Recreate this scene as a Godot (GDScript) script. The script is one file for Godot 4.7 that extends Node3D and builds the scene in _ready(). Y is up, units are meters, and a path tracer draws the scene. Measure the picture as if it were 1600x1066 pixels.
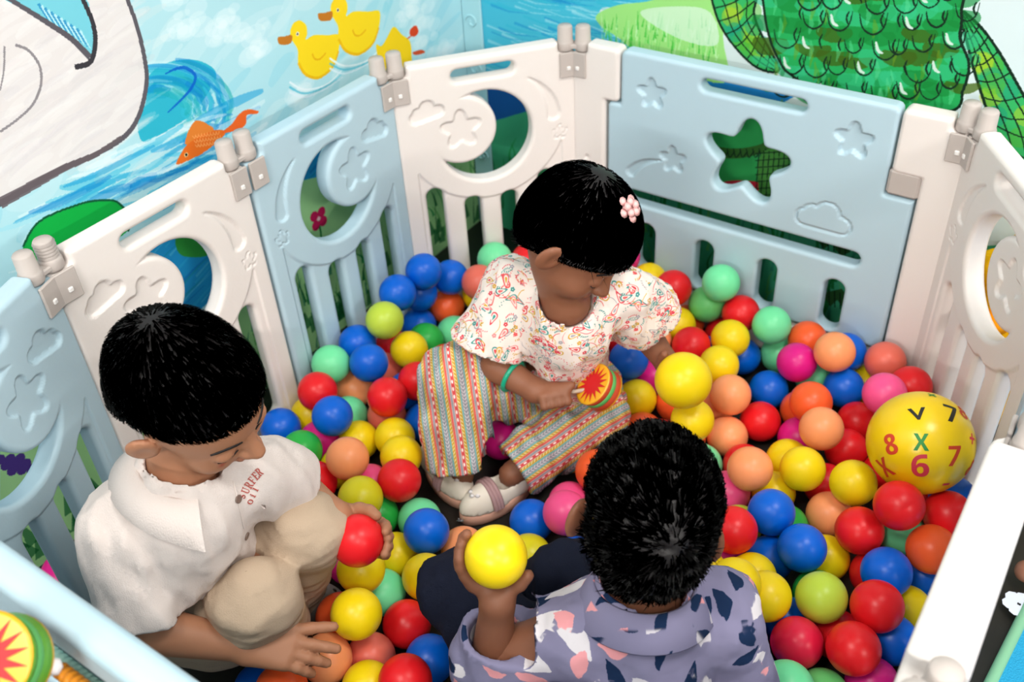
extends Node3D
# A playpen full of plastic balls with three small children, in the corner of a room with a painted mural.

# ---------- frame of the place ----------
const F := 1550.0                       # focal length in pixels of the 1600 x 1066 frame
const EYE := Vector3(0.0, 1.2723, 0.0)
const PITCH := 0.671762
const ROLL := -0.0672618
const GA := Vector3(0.79936, 0.0, 0.60085)    # along the gate and the back wall
const GB := Vector3(0.60085, 0.0, -0.79936)   # along the left wall, away from the camera
const PH := 0.558                       # height of the playpen panels
const PW := 0.36                        # width of one panel
const WALL_A := -1.296                  # left wall
const WALL_B := 1.63                    # back wall
var cam_x: Vector3
var cam_y: Vector3
var cam_z: Vector3
var taken := {}
var rng := RandomNumberGenerator.new()

func pen(a: float, b: float, y := 0.0) -> Vector3:
	return GA * a + GB * b + Vector3(0, y, 0)

func ray(px: float, py: float) -> Vector3:
	return (cam_x * (px - 800.0) - cam_y * (py - 533.0) - cam_z * F).normalized()

func on_y(px: float, py: float, y: float) -> Vector3:      # the point of a pixel's ray that lies at height y
	var d := ray(px, py)
	return EYE + d * ((y - EYE.y) / d.y)

func on_left(px: float, py: float) -> Vector2:            # left wall: metres along it and up
	var d := ray(px, py)
	var p := EYE + d * (WALL_A / d.dot(GA))
	return Vector2(p.dot(GB), p.y)

func on_back(px: float, py: float) -> Vector2:            # back wall
	var d := ray(px, py)
	var p := EYE + d * (WALL_B / d.dot(GB))
	return Vector2(p.dot(GA), p.y)

func camdir(x: float, y: float, z: float) -> Vector3:     # right, up, towards the viewer, as seen in the photograph
	return (cam_x * x + cam_y * y + cam_z * z).normalized()

# ---------- naming ----------
func numbered(called: String) -> String:
	if not taken.has(called):
		taken[called] = 0
		return called
	taken[called] += 1
	return "%s_%03d" % [called, taken[called]]

func thing(called: String, label: String, category: String, at := Vector3.ZERO, group := "", kind := "") -> Node3D:
	var o := Node3D.new()
	o.name = numbered(called)
	add_child(o)
	o.position = at
	tag(o, label, category, group, kind)
	return o

func tag(o: Node, label: String, category := "", group := "", kind := "") -> void:
	o.set_meta("label", label)
	if category: o.set_meta("category", category)
	if group: o.set_meta("group", group)
	if kind: o.set_meta("kind", kind)

func part(called: String, mesh: Mesh, mat: Material, parent: Node, xf := Transform3D.IDENTITY) -> MeshInstance3D:
	var o := MeshInstance3D.new()
	o.mesh = mesh
	if mat: o.material_override = mat
	o.transform = xf
	if parent == self:
		o.name = numbered(called)
		add_child(o)
	else:
		o.name = called
		parent.add_child(o, true)
	return o

func structure(called: String, mesh: Mesh, mat: Material, label: String, xf := Transform3D.IDENTITY) -> MeshInstance3D:
	var o := part(called, mesh, mat, self, xf)
	o.set_meta("kind", "structure")
	o.set_meta("label", label)
	return o

# ---------- materials ----------
func srgb(r: int, g: int, b: int) -> Color:
	return Color(r / 255.0, g / 255.0, b / 255.0)

func plain(c: Color, rough := 0.5, spec := 0.5) -> StandardMaterial3D:
	var m := StandardMaterial3D.new()
	m.albedo_color = c
	m.roughness = rough
	m.metallic_specular = spec
	return m

func noise_tex(freq: float, size: int, seed_: int, ramp: Array, normal := false, strength := 4.0) -> NoiseTexture2D:
	var n := FastNoiseLite.new()
	n.seed = seed_
	n.frequency = freq
	n.fractal_octaves = 4
	var t := NoiseTexture2D.new()
	t.width = size
	t.height = size
	t.seamless = true
	t.noise = n
	if normal:
		t.as_normal_map = true
		t.bump_strength = strength
	elif ramp.size() > 0:
		var gr := Gradient.new()
		gr.set_color(0, ramp[0])
		gr.set_color(1, ramp[1])
		t.color_ramp = gr
	return t

func cloth(c: Color, weave: Texture2D, rough := 0.9) -> StandardMaterial3D:
	var m := plain(c, rough, 0.25)
	m.normal_enabled = true
	m.normal_texture = weave
	m.normal_scale = 0.35
	m.uv1_triplanar = true
	m.uv1_scale = Vector3(14, 14, 14)
	return m

# ---------- mesh helpers ----------
func make_mesh(v: PackedVector3Array, n: PackedVector3Array, idx: PackedInt32Array, col := PackedColorArray(), uv := PackedVector2Array()) -> ArrayMesh:
	var a := []
	a.resize(Mesh.ARRAY_MAX)
	a[Mesh.ARRAY_VERTEX] = v
	a[Mesh.ARRAY_NORMAL] = n
	if col.size() > 0: a[Mesh.ARRAY_COLOR] = col
	if uv.size() > 0: a[Mesh.ARRAY_TEX_UV] = uv
	a[Mesh.ARRAY_INDEX] = idx
	var m := ArrayMesh.new()
	m.add_surface_from_arrays(Mesh.PRIMITIVE_TRIANGLES, a)
	return m

func new_st() -> SurfaceTool:
	var st := SurfaceTool.new()
	st.begin(Mesh.PRIMITIVE_TRIANGLES)
	return st

func quad(st: SurfaceTool, a: Vector3, b: Vector3, c: Vector3, d: Vector3) -> void:
	for p in [a, b, c, a, c, d]: st.add_vertex(p)

func st_box(st: SurfaceTool, lo: Vector3, hi: Vector3, bev := 0.0) -> void:   # a box with chamfered edges
	var c := (lo + hi) * 0.5
	var h := (hi - lo) * 0.5
	var fs := [[0, 1, 2], [1, 2, 0], [2, 0, 1]]
	for f in fs:
		for s in [-1.0, 1.0]:
			var q := []
			for e in [[-1, -1], [1, -1], [1, 1], [-1, 1]]:
				var p := Vector3.ZERO
				p[f[0]] = s * h[f[0]]
				p[f[1]] = e[0] * (h[f[1]] - bev)
				p[f[2]] = e[1] * (h[f[2]] - bev)
				q.append(c + p)
			if s > 0: quad(st, q[3], q[2], q[1], q[0])
			else: quad(st, q[0], q[1], q[2], q[3])
	if bev <= 0.0: return
	for f in fs:                                   # edges run along axis f[0]
		for s1 in [-1.0, 1.0]:
			for s2 in [-1.0, 1.0]:
				var p := []
				for e in [-1.0, 1.0]:
					var a := Vector3.ZERO
					a[f[0]] = e * (h[f[0]] - bev)
					a[f[1]] = s1 * h[f[1]]
					a[f[2]] = s2 * (h[f[2]] - bev)
					var b := a
					b[f[1]] = s1 * (h[f[1]] - bev)
					b[f[2]] = s2 * h[f[2]]
					p.append(c + a)
					p.append(c + b)
				if s1 * s2 > 0: quad(st, p[0], p[1], p[3], p[2])
				else: quad(st, p[2], p[3], p[1], p[0])
	for sx in [-1.0, 1.0]:
		for sy in [-1.0, 1.0]:
			for sz in [-1.0, 1.0]:
				var a := c + Vector3(sx * h.x, sy * (h.y - bev), sz * (h.z - bev))
				var b := c + Vector3(sx * (h.x - bev), sy * h.y, sz * (h.z - bev))
				var d := c + Vector3(sx * (h.x - bev), sy * (h.y - bev), sz * h.z)
				var t := [a, b, d] if sx * sy * sz < 0 else [a, d, b]
				for q in t: st.add_vertex(q)

func box_mesh(size: Vector3, bev := 0.0) -> ArrayMesh:
	var st := new_st()
	st.set_smooth_group(-1)
	st_box(st, -size * 0.5, size * 0.5, bev)
	st.generate_normals()
	return st.commit()

func lathe(profile: Array, n := 24) -> ArrayMesh:      # profile of (radius, y) from bottom to top
	var st := new_st()
	st.set_smooth_group(0)
	for i in profile.size() - 1:
		var p: Vector2 = profile[i]
		var q: Vector2 = profile[i + 1]
		if p == q: continue
		for k in n:
			var a := TAU * k / n
			var b := TAU * (k + 1) / n
			var p0 := Vector3(p.x * cos(a), p.y, p.x * sin(a))
			var p1 := Vector3(p.x * cos(b), p.y, p.x * sin(b))
			var q0 := Vector3(q.x * cos(a), q.y, q.x * sin(a))
			var q1 := Vector3(q.x * cos(b), q.y, q.x * sin(b))
			if p.x > 1e-6:
				for v in [p0, q0, p1]: st.add_vertex(v)
			if q.x > 1e-6:
				for v in [p1, q0, q1]: st.add_vertex(v)
	st.index()
	st.generate_normals()
	return st.commit()

func tube(points: Array, radius, n := 8) -> ArrayMesh:   # radius: a number or one for each point
	var v := PackedVector3Array()
	var nn := PackedVector3Array()
	var idx := PackedInt32Array()
	var side := Vector3.UP
	for i in points.size():
		var t: Vector3 = (points[mini(i + 1, points.size() - 1)] - points[maxi(i - 1, 0)]).normalized()
		if absf(side.dot(t)) > 0.9: side = Vector3.RIGHT
		side = (side - t * side.dot(t)).normalized()
		var o := t.cross(side)
		var r: float = radius[i] if radius is Array else radius
		for k in n:
			var a := TAU * k / n
			var d := side * cos(a) + o * sin(a)
			v.append(points[i] + d * r)
			nn.append(d)
	for i in points.size() - 1:
		for k in n:
			var a := i * n + k
			var b := i * n + (k + 1) % n
			idx.append_array([a, a + n, b, b, a + n, b + n])
	for e in [0, points.size() - 1]:
		var c := v.size()
		var t: Vector3 = (points[e] - points[1 if e == 0 else e - 1]).normalized()
		v.append(points[e])
		nn.append(t)
		for k in n:
			v.append(v[e * n + k])
			nn.append(t)
		for k in n:
			if e == 0: idx.append_array([c, c + 1 + k, c + 1 + (k + 1) % n])
			else: idx.append_array([c, c + 1 + (k + 1) % n, c + 1 + k])
	return make_mesh(v, nn, idx)

# ---------- distance fields meshed as surface nets ----------
class Field:
	var o: Vector3
	var c: float
	var nx: int
	var ny: int
	var nz: int
	var v := PackedFloat32Array()

	func _init(lo: Vector3, hi: Vector3, cell: float) -> void:
		o = lo
		c = cell
		nx = int(ceil((hi.x - lo.x) / cell)) + 1
		ny = int(ceil((hi.y - lo.y) / cell)) + 1
		nz = int(ceil((hi.z - lo.z) / cell)) + 1
		v.resize(nx * ny * nz)
		v.fill(1.0)

	func span(lo: Vector3, hi: Vector3) -> Array:
		return [clampi(int(floor((lo.x - o.x) / c)), 0, nx - 1), clampi(int(ceil((hi.x - o.x) / c)), 0, nx - 1),
			clampi(int(floor((lo.y - o.y) / c)), 0, ny - 1), clampi(int(ceil((hi.y - o.y) / c)), 0, ny - 1),
			clampi(int(floor((lo.z - o.z) / c)), 0, nz - 1), clampi(int(ceil((hi.z - o.z) / c)), 0, nz - 1)]

	func cone(a: Vector3, b: Vector3, ra: float, rb: float, k := 0.008, op := 0) -> void:   # op 0 joins, 1 cuts
		var m := k + 2.5 * c
		var r := maxf(ra, rb) + m
		var rv := Vector3(r, r, r)
		var s := span(Vector3(minf(a.x, b.x), minf(a.y, b.y), minf(a.z, b.z)) - rv, Vector3(maxf(a.x, b.x), maxf(a.y, b.y), maxf(a.z, b.z)) + rv)
		var ab := b - a
		var l2 := maxf(ab.length_squared(), 1e-9)
		for z in range(s[4], s[5] + 1):
			for y in range(s[2], s[3] + 1):
				var i: int = (z * ny + y) * nx + s[0]
				var p := o + Vector3(s[0] * c, y * c, z * c)
				for x in range(s[0], s[1] + 1):
					var ap := p - a
					var t := clampf(ap.dot(ab) / l2, 0.0, 1.0)
					var d := (ap - ab * t).length() - (ra + (rb - ra) * t)
					var w := v[i]
					if op == 0:
						var h := maxf(k - absf(w - d), 0.0)
						v[i] = minf(w, d) - h * h / (4.0 * k)
					else:
						var h := maxf(k - absf(w + d), 0.0)
						v[i] = maxf(w, -d) + h * h / (4.0 * k)
					i += 1
					p.x += c

	func ell(q: Vector3, rad: Vector3, bs := Basis.IDENTITY, k := 0.008, op := 0) -> void:
		var m := k + 2.5 * c
		var r := maxf(rad.x, maxf(rad.y, rad.z)) + m
		var rv := Vector3(r, r, r)
		var s := span(q - rv, q + rv)
		var inv := bs.transposed()
		var mn := minf(rad.x, minf(rad.y, rad.z))
		for z in range(s[4], s[5] + 1):
			for y in range(s[2], s[3] + 1):
				var i: int = (z * ny + y) * nx + s[0]
				var p := o + Vector3(s[0] * c, y * c, z * c)
				for x in range(s[0], s[1] + 1):
					var l := inv * (p - q)
					var e := l / rad
					var k0 := e.length()
					var g := (e / rad).length()
					var d := k0 * (k0 - 1.0) / g if g > 1e-6 else -mn
					var w := v[i]
					if op == 0:
						var h := maxf(k - absf(w - d), 0.0)
						v[i] = minf(w, d) - h * h / (4.0 * k)
					else:
						var h := maxf(k - absf(w + d), 0.0)
						v[i] = maxf(w, -d) + h * h / (4.0 * k)
					i += 1
					p.x += c

	func cut(q: Vector3, n: Vector3, k := 0.002, lim := 1e9) -> void:        # removes what lies beyond the plane, within lim of q
		var i := 0
		for z in nz:
			for y in ny:
				var p := o + Vector3(0, y * c, z * c)
				for x in nx:
					var w := v[i]
					if w < 0.03:
						var r := p - q
						if r.length_squared() < lim * lim:
							var d := r.dot(n)
							var h := maxf(k - absf(w - d), 0.0)
							v[i] = maxf(w, d) + h * h / (4.0 * k)
					i += 1
					p.x += c

	func trim(q: Vector3, bs: Basis, s: float, lines: Array) -> void:       # removes what lies below all the lines y = a + b * z of the head's frame
		var inv := bs.transposed()
		var i := 0
		for z in nz:
			for y in ny:
				var p := o + Vector3(0, y * c, z * c)
				for x in nx:
					var w := v[i]
					if w < 0.03:
						var l := inv * (p - q) / s
						var d := -1e9
						for e in lines: d = maxf(d, (l.y - e[0] - e[1] * l.z) * s / sqrt(1.0 + e[1] * e[1]))
						v[i] = maxf(w, -d)
					i += 1
					p.x += c

	func wrinkle(noise: FastNoiseLite, amp: float, squash := Vector3.ONE) -> void:
		var i := 0
		for z in nz:
			for y in ny:
				var p := o + Vector3(0, y * c, z * c)
				for x in nx:
					var w := v[i]
					if absf(w) < 0.03:
						v[i] = w + amp * noise.get_noise_3dv(p * squash)
					i += 1
					p.x += c

	func value(p: Vector3) -> float:
		var q := (p - o) / c
		var x := clampi(int(q.x), 0, nx - 2)
		var y := clampi(int(q.y), 0, ny - 2)
		var z := clampi(int(q.z), 0, nz - 2)
		var f := Vector3(q.x - x, q.y - y, q.z - z)
		var i := (z * ny + y) * nx + x
		var j := i + nx * ny
		var a := lerpf(lerpf(v[i], v[i + 1], f.x), lerpf(v[i + nx], v[i + nx + 1], f.x), f.y)
		var b := lerpf(lerpf(v[j], v[j + 1], f.x), lerpf(v[j + nx], v[j + nx + 1], f.x), f.y)
		return lerpf(a, b, f.z)

	func gradient(p: Vector3) -> Vector3:
		var e := c
		return Vector3(value(p + Vector3(e, 0, 0)) - value(p - Vector3(e, 0, 0)), value(p + Vector3(0, e, 0)) - value(p - Vector3(0, e, 0)), value(p + Vector3(0, 0, e)) - value(p - Vector3(0, 0, e))).normalized()

	func nets() -> Dictionary:
		var vs := PackedVector3Array()
		var ns := PackedVector3Array()
		var idx := PackedInt32Array()
		var cell := PackedInt32Array()
		cell.resize(nx * ny * nz)
		var sy := nx
		var sz := nx * ny
		for z in nz - 1:
			for y in ny - 1:
				var i := (z * ny + y) * nx
				for x in nx - 1:
					var a := v[i]
					var b := v[i + 1]
					var d := v[i + sy]
					var e := v[i + sy + 1]
					var f := v[i + sz]
					var g := v[i + sz + 1]
					var h := v[i + sz + sy]
					var l := v[i + sz + sy + 1]
					var k := int(a < 0) + int(b < 0) + int(d < 0) + int(e < 0) + int(f < 0) + int(g < 0) + int(h < 0) + int(l < 0)
					if k > 0 and k < 8:
						var s := Vector3.ZERO
						var n := 0
						if (a < 0) != (b < 0): s += Vector3(a / (a - b), 0, 0); n += 1
						if (d < 0) != (e < 0): s += Vector3(d / (d - e), 1, 0); n += 1
						if (f < 0) != (g < 0): s += Vector3(f / (f - g), 0, 1); n += 1
						if (h < 0) != (l < 0): s += Vector3(h / (h - l), 1, 1); n += 1
						if (a < 0) != (d < 0): s += Vector3(0, a / (a - d), 0); n += 1
						if (b < 0) != (e < 0): s += Vector3(1, b / (b - e), 0); n += 1
						if (f < 0) != (h < 0): s += Vector3(0, f / (f - h), 1); n += 1
						if (g < 0) != (l < 0): s += Vector3(1, g / (g - l), 1); n += 1
						if (a < 0) != (f < 0): s += Vector3(0, 0, a / (a - f)); n += 1
						if (b < 0) != (g < 0): s += Vector3(1, 0, b / (b - g)); n += 1
						if (d < 0) != (h < 0): s += Vector3(0, 1, d / (d - h)); n += 1
						if (e < 0) != (l < 0): s += Vector3(1, 1, e / (e - l)); n += 1
						cell[i] = vs.size()
						vs.append(o + (Vector3(x, y, z) + s / n) * c)
						ns.append(Vector3(b + e + g + l - a - d - f - h, d + e + h + l - a - b - f - g, f + g + h + l - a - b - d - e).normalized())
					i += 1
		for z in range(1, nz - 1):
			for y in range(1, ny - 1):
				var i := (z * ny + y) * nx + 1
				for x in range(1, nx - 1):
					var a := v[i] < 0
					if a != (v[i + 1] < 0):
						var p := cell[i - sy - sz]
						var q := cell[i - sz]
						var r := cell[i]
						var t := cell[i - sy]
						if a: idx.append_array([p, r, q, p, t, r])
						else: idx.append_array([p, q, r, p, r, t])
					if a != (v[i + sy] < 0):
						var p := cell[i - 1 - sz]
						var q := cell[i - 1]
						var r := cell[i]
						var t := cell[i - sz]
						if a: idx.append_array([p, r, q, p, t, r])
						else: idx.append_array([p, q, r, p, r, t])
					if a != (v[i + sz] < 0):
						var p := cell[i - 1 - sy]
						var q := cell[i - sy]
						var r := cell[i]
						var t := cell[i - 1]
						if a: idx.append_array([p, r, q, p, t, r])
						else: idx.append_array([p, q, r, p, r, t])
					i += 1
		return {"v": vs, "n": ns, "i": idx}

func join(list: Array) -> Dictionary:             # several nets as one
	var r := {"v": PackedVector3Array(), "n": PackedVector3Array(), "i": PackedInt32Array()}
	for d in list:
		var b: int = r.v.size()
		r.v.append_array(d.v)
		r.n.append_array(d.n)
		for k in d.i: r.i.append(k + b)
	return r

# ---------- playpen panels ----------
func sd_box(p: Vector2, c: Vector2, h: Vector2, r: float) -> float:
	var q := (p - c).abs() - h + Vector2(r, r)
	return Vector2(maxf(q.x, 0), maxf(q.y, 0)).length() + minf(maxf(q.x, q.y), 0.0) - r

func sd_seg(p: Vector2, a: Vector2, b: Vector2, r: float) -> float:
	var ab := b - a
	var t := clampf((p - a).dot(ab) / maxf(ab.length_squared(), 1e-9), 0, 1)
	return (p - a - ab * t).length() - r

func sd_star(p: Vector2, c: Vector2, r: float, turn := 0.0) -> float:   # a soft five-pointed star
	var q := p - c
	var a := atan2(q.x, q.y) + turn
	var rr := r * (0.80 + 0.20 * cos(5.0 * a))
	return (q.length() - rr) * 0.85

func sd_cloud(p: Vector2, c: Vector2, s: float, lean := 0.0) -> float:
	var q := (p - c).rotated(-lean) / s
	var d := sd_seg(q, Vector2(-0.62, -0.18), Vector2(0.62, -0.18), 0.33)
	d = minf(d, (q - Vector2(0.12, 0.16)).length() - 0.42)
	d = minf(d, (q - Vector2(-0.4, 0.02)).length() - 0.33)
	return d * s

func sd_comet(p: Vector2, a: Vector2, b: Vector2, bow: float, w: float) -> float:   # a bowed tail that widens to its fringe
	var ab := b - a
	var l := ab.length()
	var t := clampf((p - a).dot(ab) / (l * l), 0, 1)
	var side := Vector2(-ab.y, ab.x) / l
	var q := a + ab * t + side * bow * 4.0 * t * (1.0 - t)
	return (p - q).length() - w * (0.12 + 0.88 * t)

func pressed(d: float, depth: float, soft := 0.0035) -> float:       # how deep a moulded figure goes at distance d from its outline
	return depth * (1.0 - smoothstep(-soft, soft * 0.4, d))

func moon_plate(p: Vector2) -> Vector2:            # (distance to the outline, depth of the moulding)
	var w := PW - 0.005
	var d := sd_box(p, Vector2(PW * 0.5, PH * 0.5), Vector2(w * 0.5, PH * 0.5), 0.012)
	for x in [0.0, PW]:                              # room for the hinges at the corners
		for y in [PH, 0.0]:
			d = maxf(d, -sd_box(p, Vector2(x, y), Vector2(0.036, 0.023), 0.009))
	var hole := sd_seg(p, Vector2(0.128, 0.5255), Vector2(0.226, 0.5255), 0.0115)
	var disc := (p - Vector2(0.127, 0.417)).length() - 0.070
	var moon := maxf((p - Vector2(0.174, 0.396)).length() - 0.0925, -disc)
	hole = minf(hole, moon)
	var tops := [0.284, 0.252, 0.25, 0.281]
	for k in 4:
		var x: float = [0.063, 0.1385, 0.2135, 0.292][k]
		hole = minf(hole, sd_seg(p, Vector2(x, 0.062), Vector2(x, tops[k]), 0.0172))
	d = maxf(d, -hole)
	var m := pressed(sd_cloud(p, Vector2(0.063, 0.467), 0.037, 0.2), 0.006)
	m = maxf(m, pressed(sd_star(p, Vector2(0.1265, 0.419), 0.042), 0.0045))
	m = maxf(m, pressed(sd_comet(p, Vector2(0.262, 0.5), Vector2(0.310, 0.42), 0.012, 0.015), 0.004))
	m = maxf(m, pressed(absf(sd_star(p, Vector2(0.322, 0.378), 0.015)) - 0.0012, 0.0035, 0.002))
	var arc := 0.1635 - (p - Vector2(0.1755, 0.427)).length()           # the field of the bars lies a little deeper than the moon's plate
	if p.x > 0.035 and p.x < PW - 0.035:
		m = maxf(m, 0.003 * (1.0 - smoothstep(-0.002, 0.002, arc)) * float(p.y < 0.36))
	return Vector2(d, m)

func gate_frame(p: Vector2) -> Vector2:
	var l := 2.0 * PW + 0.007
	var d := sd_box(p, Vector2(0.0395, PH * 0.5), Vector2(0.0365, PH * 0.5), 0.008)
	d = minf(d, sd_box(p, Vector2(0.055, 0.506), Vector2(0.05, 0.052), 0.01))
	d = minf(d, sd_box(p, Vector2(l - 0.033, PH * 0.5), Vector2(0.0305, PH * 0.5), 0.008))
	d = minf(d, sd_box(p, Vector2(l - 0.0575, 0.502), Vector2(0.055, 0.056), 0.01))
	d = minf(d, sd_box(p, Vector2(l * 0.5, 0.04), Vector2(l * 0.5 - 0.004, 0.04), 0.008))
	for x in [0.0, l]:
		for y in [PH, 0.0]:
			d = maxf(d, -sd_box(p, Vector2(x, y), Vector2(0.036, 0.023), 0.009))
	return Vector2(d, pressed((p - Vector2(0.036, 0.325)).length() - 0.004, 0.006))

func gate_door(p: Vector2) -> Vector2:
	var d := sd_box(p, Vector2(0.3705, 0.2705), Vector2(0.2895, 0.182), 0.008)     # wide lower leaf
	d = minf(d, sd_box(p, Vector2(0.3595, 0.4), Vector2(0.2515, 0.158), 0.012))
	d = maxf(d, -sd_box(p, Vector2(0.6385, 0.428), Vector2(0.0285, 0.026), 0.004))   # seat of the latch
	var hole := sd_seg(p, Vector2(0.279, 0.525), Vector2(0.449, 0.525), 0.0115)
	hole = minf(hole, sd_star(p, Vector2(0.364, 0.398), 0.083, -0.06))
	hole = minf(hole, sd_seg(p, Vector2(0.14, 0.263), Vector2(0.579, 0.263), 0.0145))
	for x in [0.172, 0.299, 0.428, 0.558]:
		hole = minf(hole, sd_seg(p, Vector2(x, 0.117), Vector2(x, 0.19), 0.019))
	d = maxf(d, -hole)
	var m := pressed(sd_star(p, Vector2(0.173, 0.487), 0.031, 0.1), 0.006)
	m = maxf(m, pressed(sd_star(p, Vector2(0.546, 0.486), 0.034, 0.05), 0.006))
	m = maxf(m, pressed(sd_star(p, Vector2(0.222, 0.366), 0.029, 0.1), 0.0045))
	m = maxf(m, pressed(sd_comet(p, Vector2(0.197, 0.357), Vector2(0.135, 0.318), -0.008, 0.011), 0.0045))
	m = maxf(m, pressed(absf(sd_cloud(p, Vector2(0.518, 0.331), 0.052)) - 0.0022, 0.004, 0.002))
	return Vector2(d, m)

func plate_mesh(shape: Callable, size: Vector2, thick: float, cell: float, round_: float) -> ArrayMesh:
	var f := Field.new(Vector3(-2 * cell, -2 * cell, -thick * 0.5 - 2 * cell), Vector3(size.x + 2 * cell, size.y + 2 * cell, thick * 0.5 + 2 * cell), cell)
	for y in f.ny:
		for x in f.nx:
			var r: Vector2 = shape.call(Vector2(f.o.x + x * cell, f.o.y + y * cell))
			var t := thick * 0.5 - r.y
			var qx := r.x + round_
			var i := y * f.nx + x
			for z in f.nz:
				var qz := absf(f.o.z + z * cell) - t + round_
				f.v[i] = minf(maxf(qx, qz), 0.0) + Vector2(maxf(qx, 0), maxf(qz, 0)).length() - round_
				i += f.nx * f.ny
	var d := f.nets()
	return make_mesh(d.v, d.n, d.i)

func frame_between(a: Vector3, b: Vector3) -> Transform3D:     # x from a to b, y up, z into the pen
	var x := (b - a).normalized()
	return Transform3D(Basis(x, Vector3.UP, x.cross(Vector3.UP)), a)

func hinge(j: Vector3, da: Vector3, db: Vector3, inward: Vector3, mat: Material, stud: Material, label: String, threaded: int, wide := false) -> void:
	var t := thing("hinge_connector", label, "hinge", j + Vector3(0, PH - 0.056, 0), "hinges that join the playpen panels")
	for k in 2:
		var d: Vector3 = [da, db][k]
		var n := d.cross(Vector3.UP)
		if n.dot(inward) < 0: n = -n
		var at := d * 0.0185
		var prof := [Vector2(0, 0.0345), Vector2(0.0145, 0.0345), Vector2(0.0165, 0.038), Vector2(0.0165, 0.049), Vector2(0.0155, 0.052), Vector2(0.0145, 0.053)]
		if threaded == k:
			for s in 5:
				prof.append(Vector2(0.0135, 0.0535 + s * 0.005))
				prof.append(Vector2(0.0152, 0.0557 + s * 0.005))
				prof.append(Vector2(0.0135, 0.058 + s * 0.005))
		prof.append_array([Vector2(0.0138, 0.0785), Vector2(0.012, 0.081), Vector2(0, 0.082)])
		part("knob", lathe(prof, 20), mat, t, Transform3D(Basis.IDENTITY, at))
		var st := new_st()
		st.set_smooth_group(-1)
		st_box(st, Vector3(-0.0165, -0.012, -0.0025), Vector3(0.0165, 0.036, 0.0025), 0.0012)
		st.generate_normals()
		var bs := Basis(d, Vector3.UP, d.cross(Vector3.UP))
		var pl := part("plate", st.commit(), mat, t, Transform3D(bs, d * 0.0195 + n * (0.0208 if k == 0 and wide else 0.0198)))
		part("stud", box_mesh(Vector3(0.0075, 0.0075, 0.004), 0.0012), stud, pl, Transform3D(Basis.IDENTITY, Vector3(0, 0.006, n.dot(bs.z) * 0.003)))
	var st2 := new_st()
	st2.set_smooth_group(-1)
	var x := (da * 0.0185 - db * 0.0185)
	st_box(st2, Vector3(-x.length() * 0.5, 0.039, -0.012), Vector3(x.length() * 0.5, 0.048, 0.012), 0.002)
	st2.generate_normals()
	var bx := x.normalized()
	part("bridge", st2.commit(), mat, t, Transform3D(Basis(bx, Vector3.UP, bx.cross(Vector3.UP)), (da + db) * 0.00925))

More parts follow.
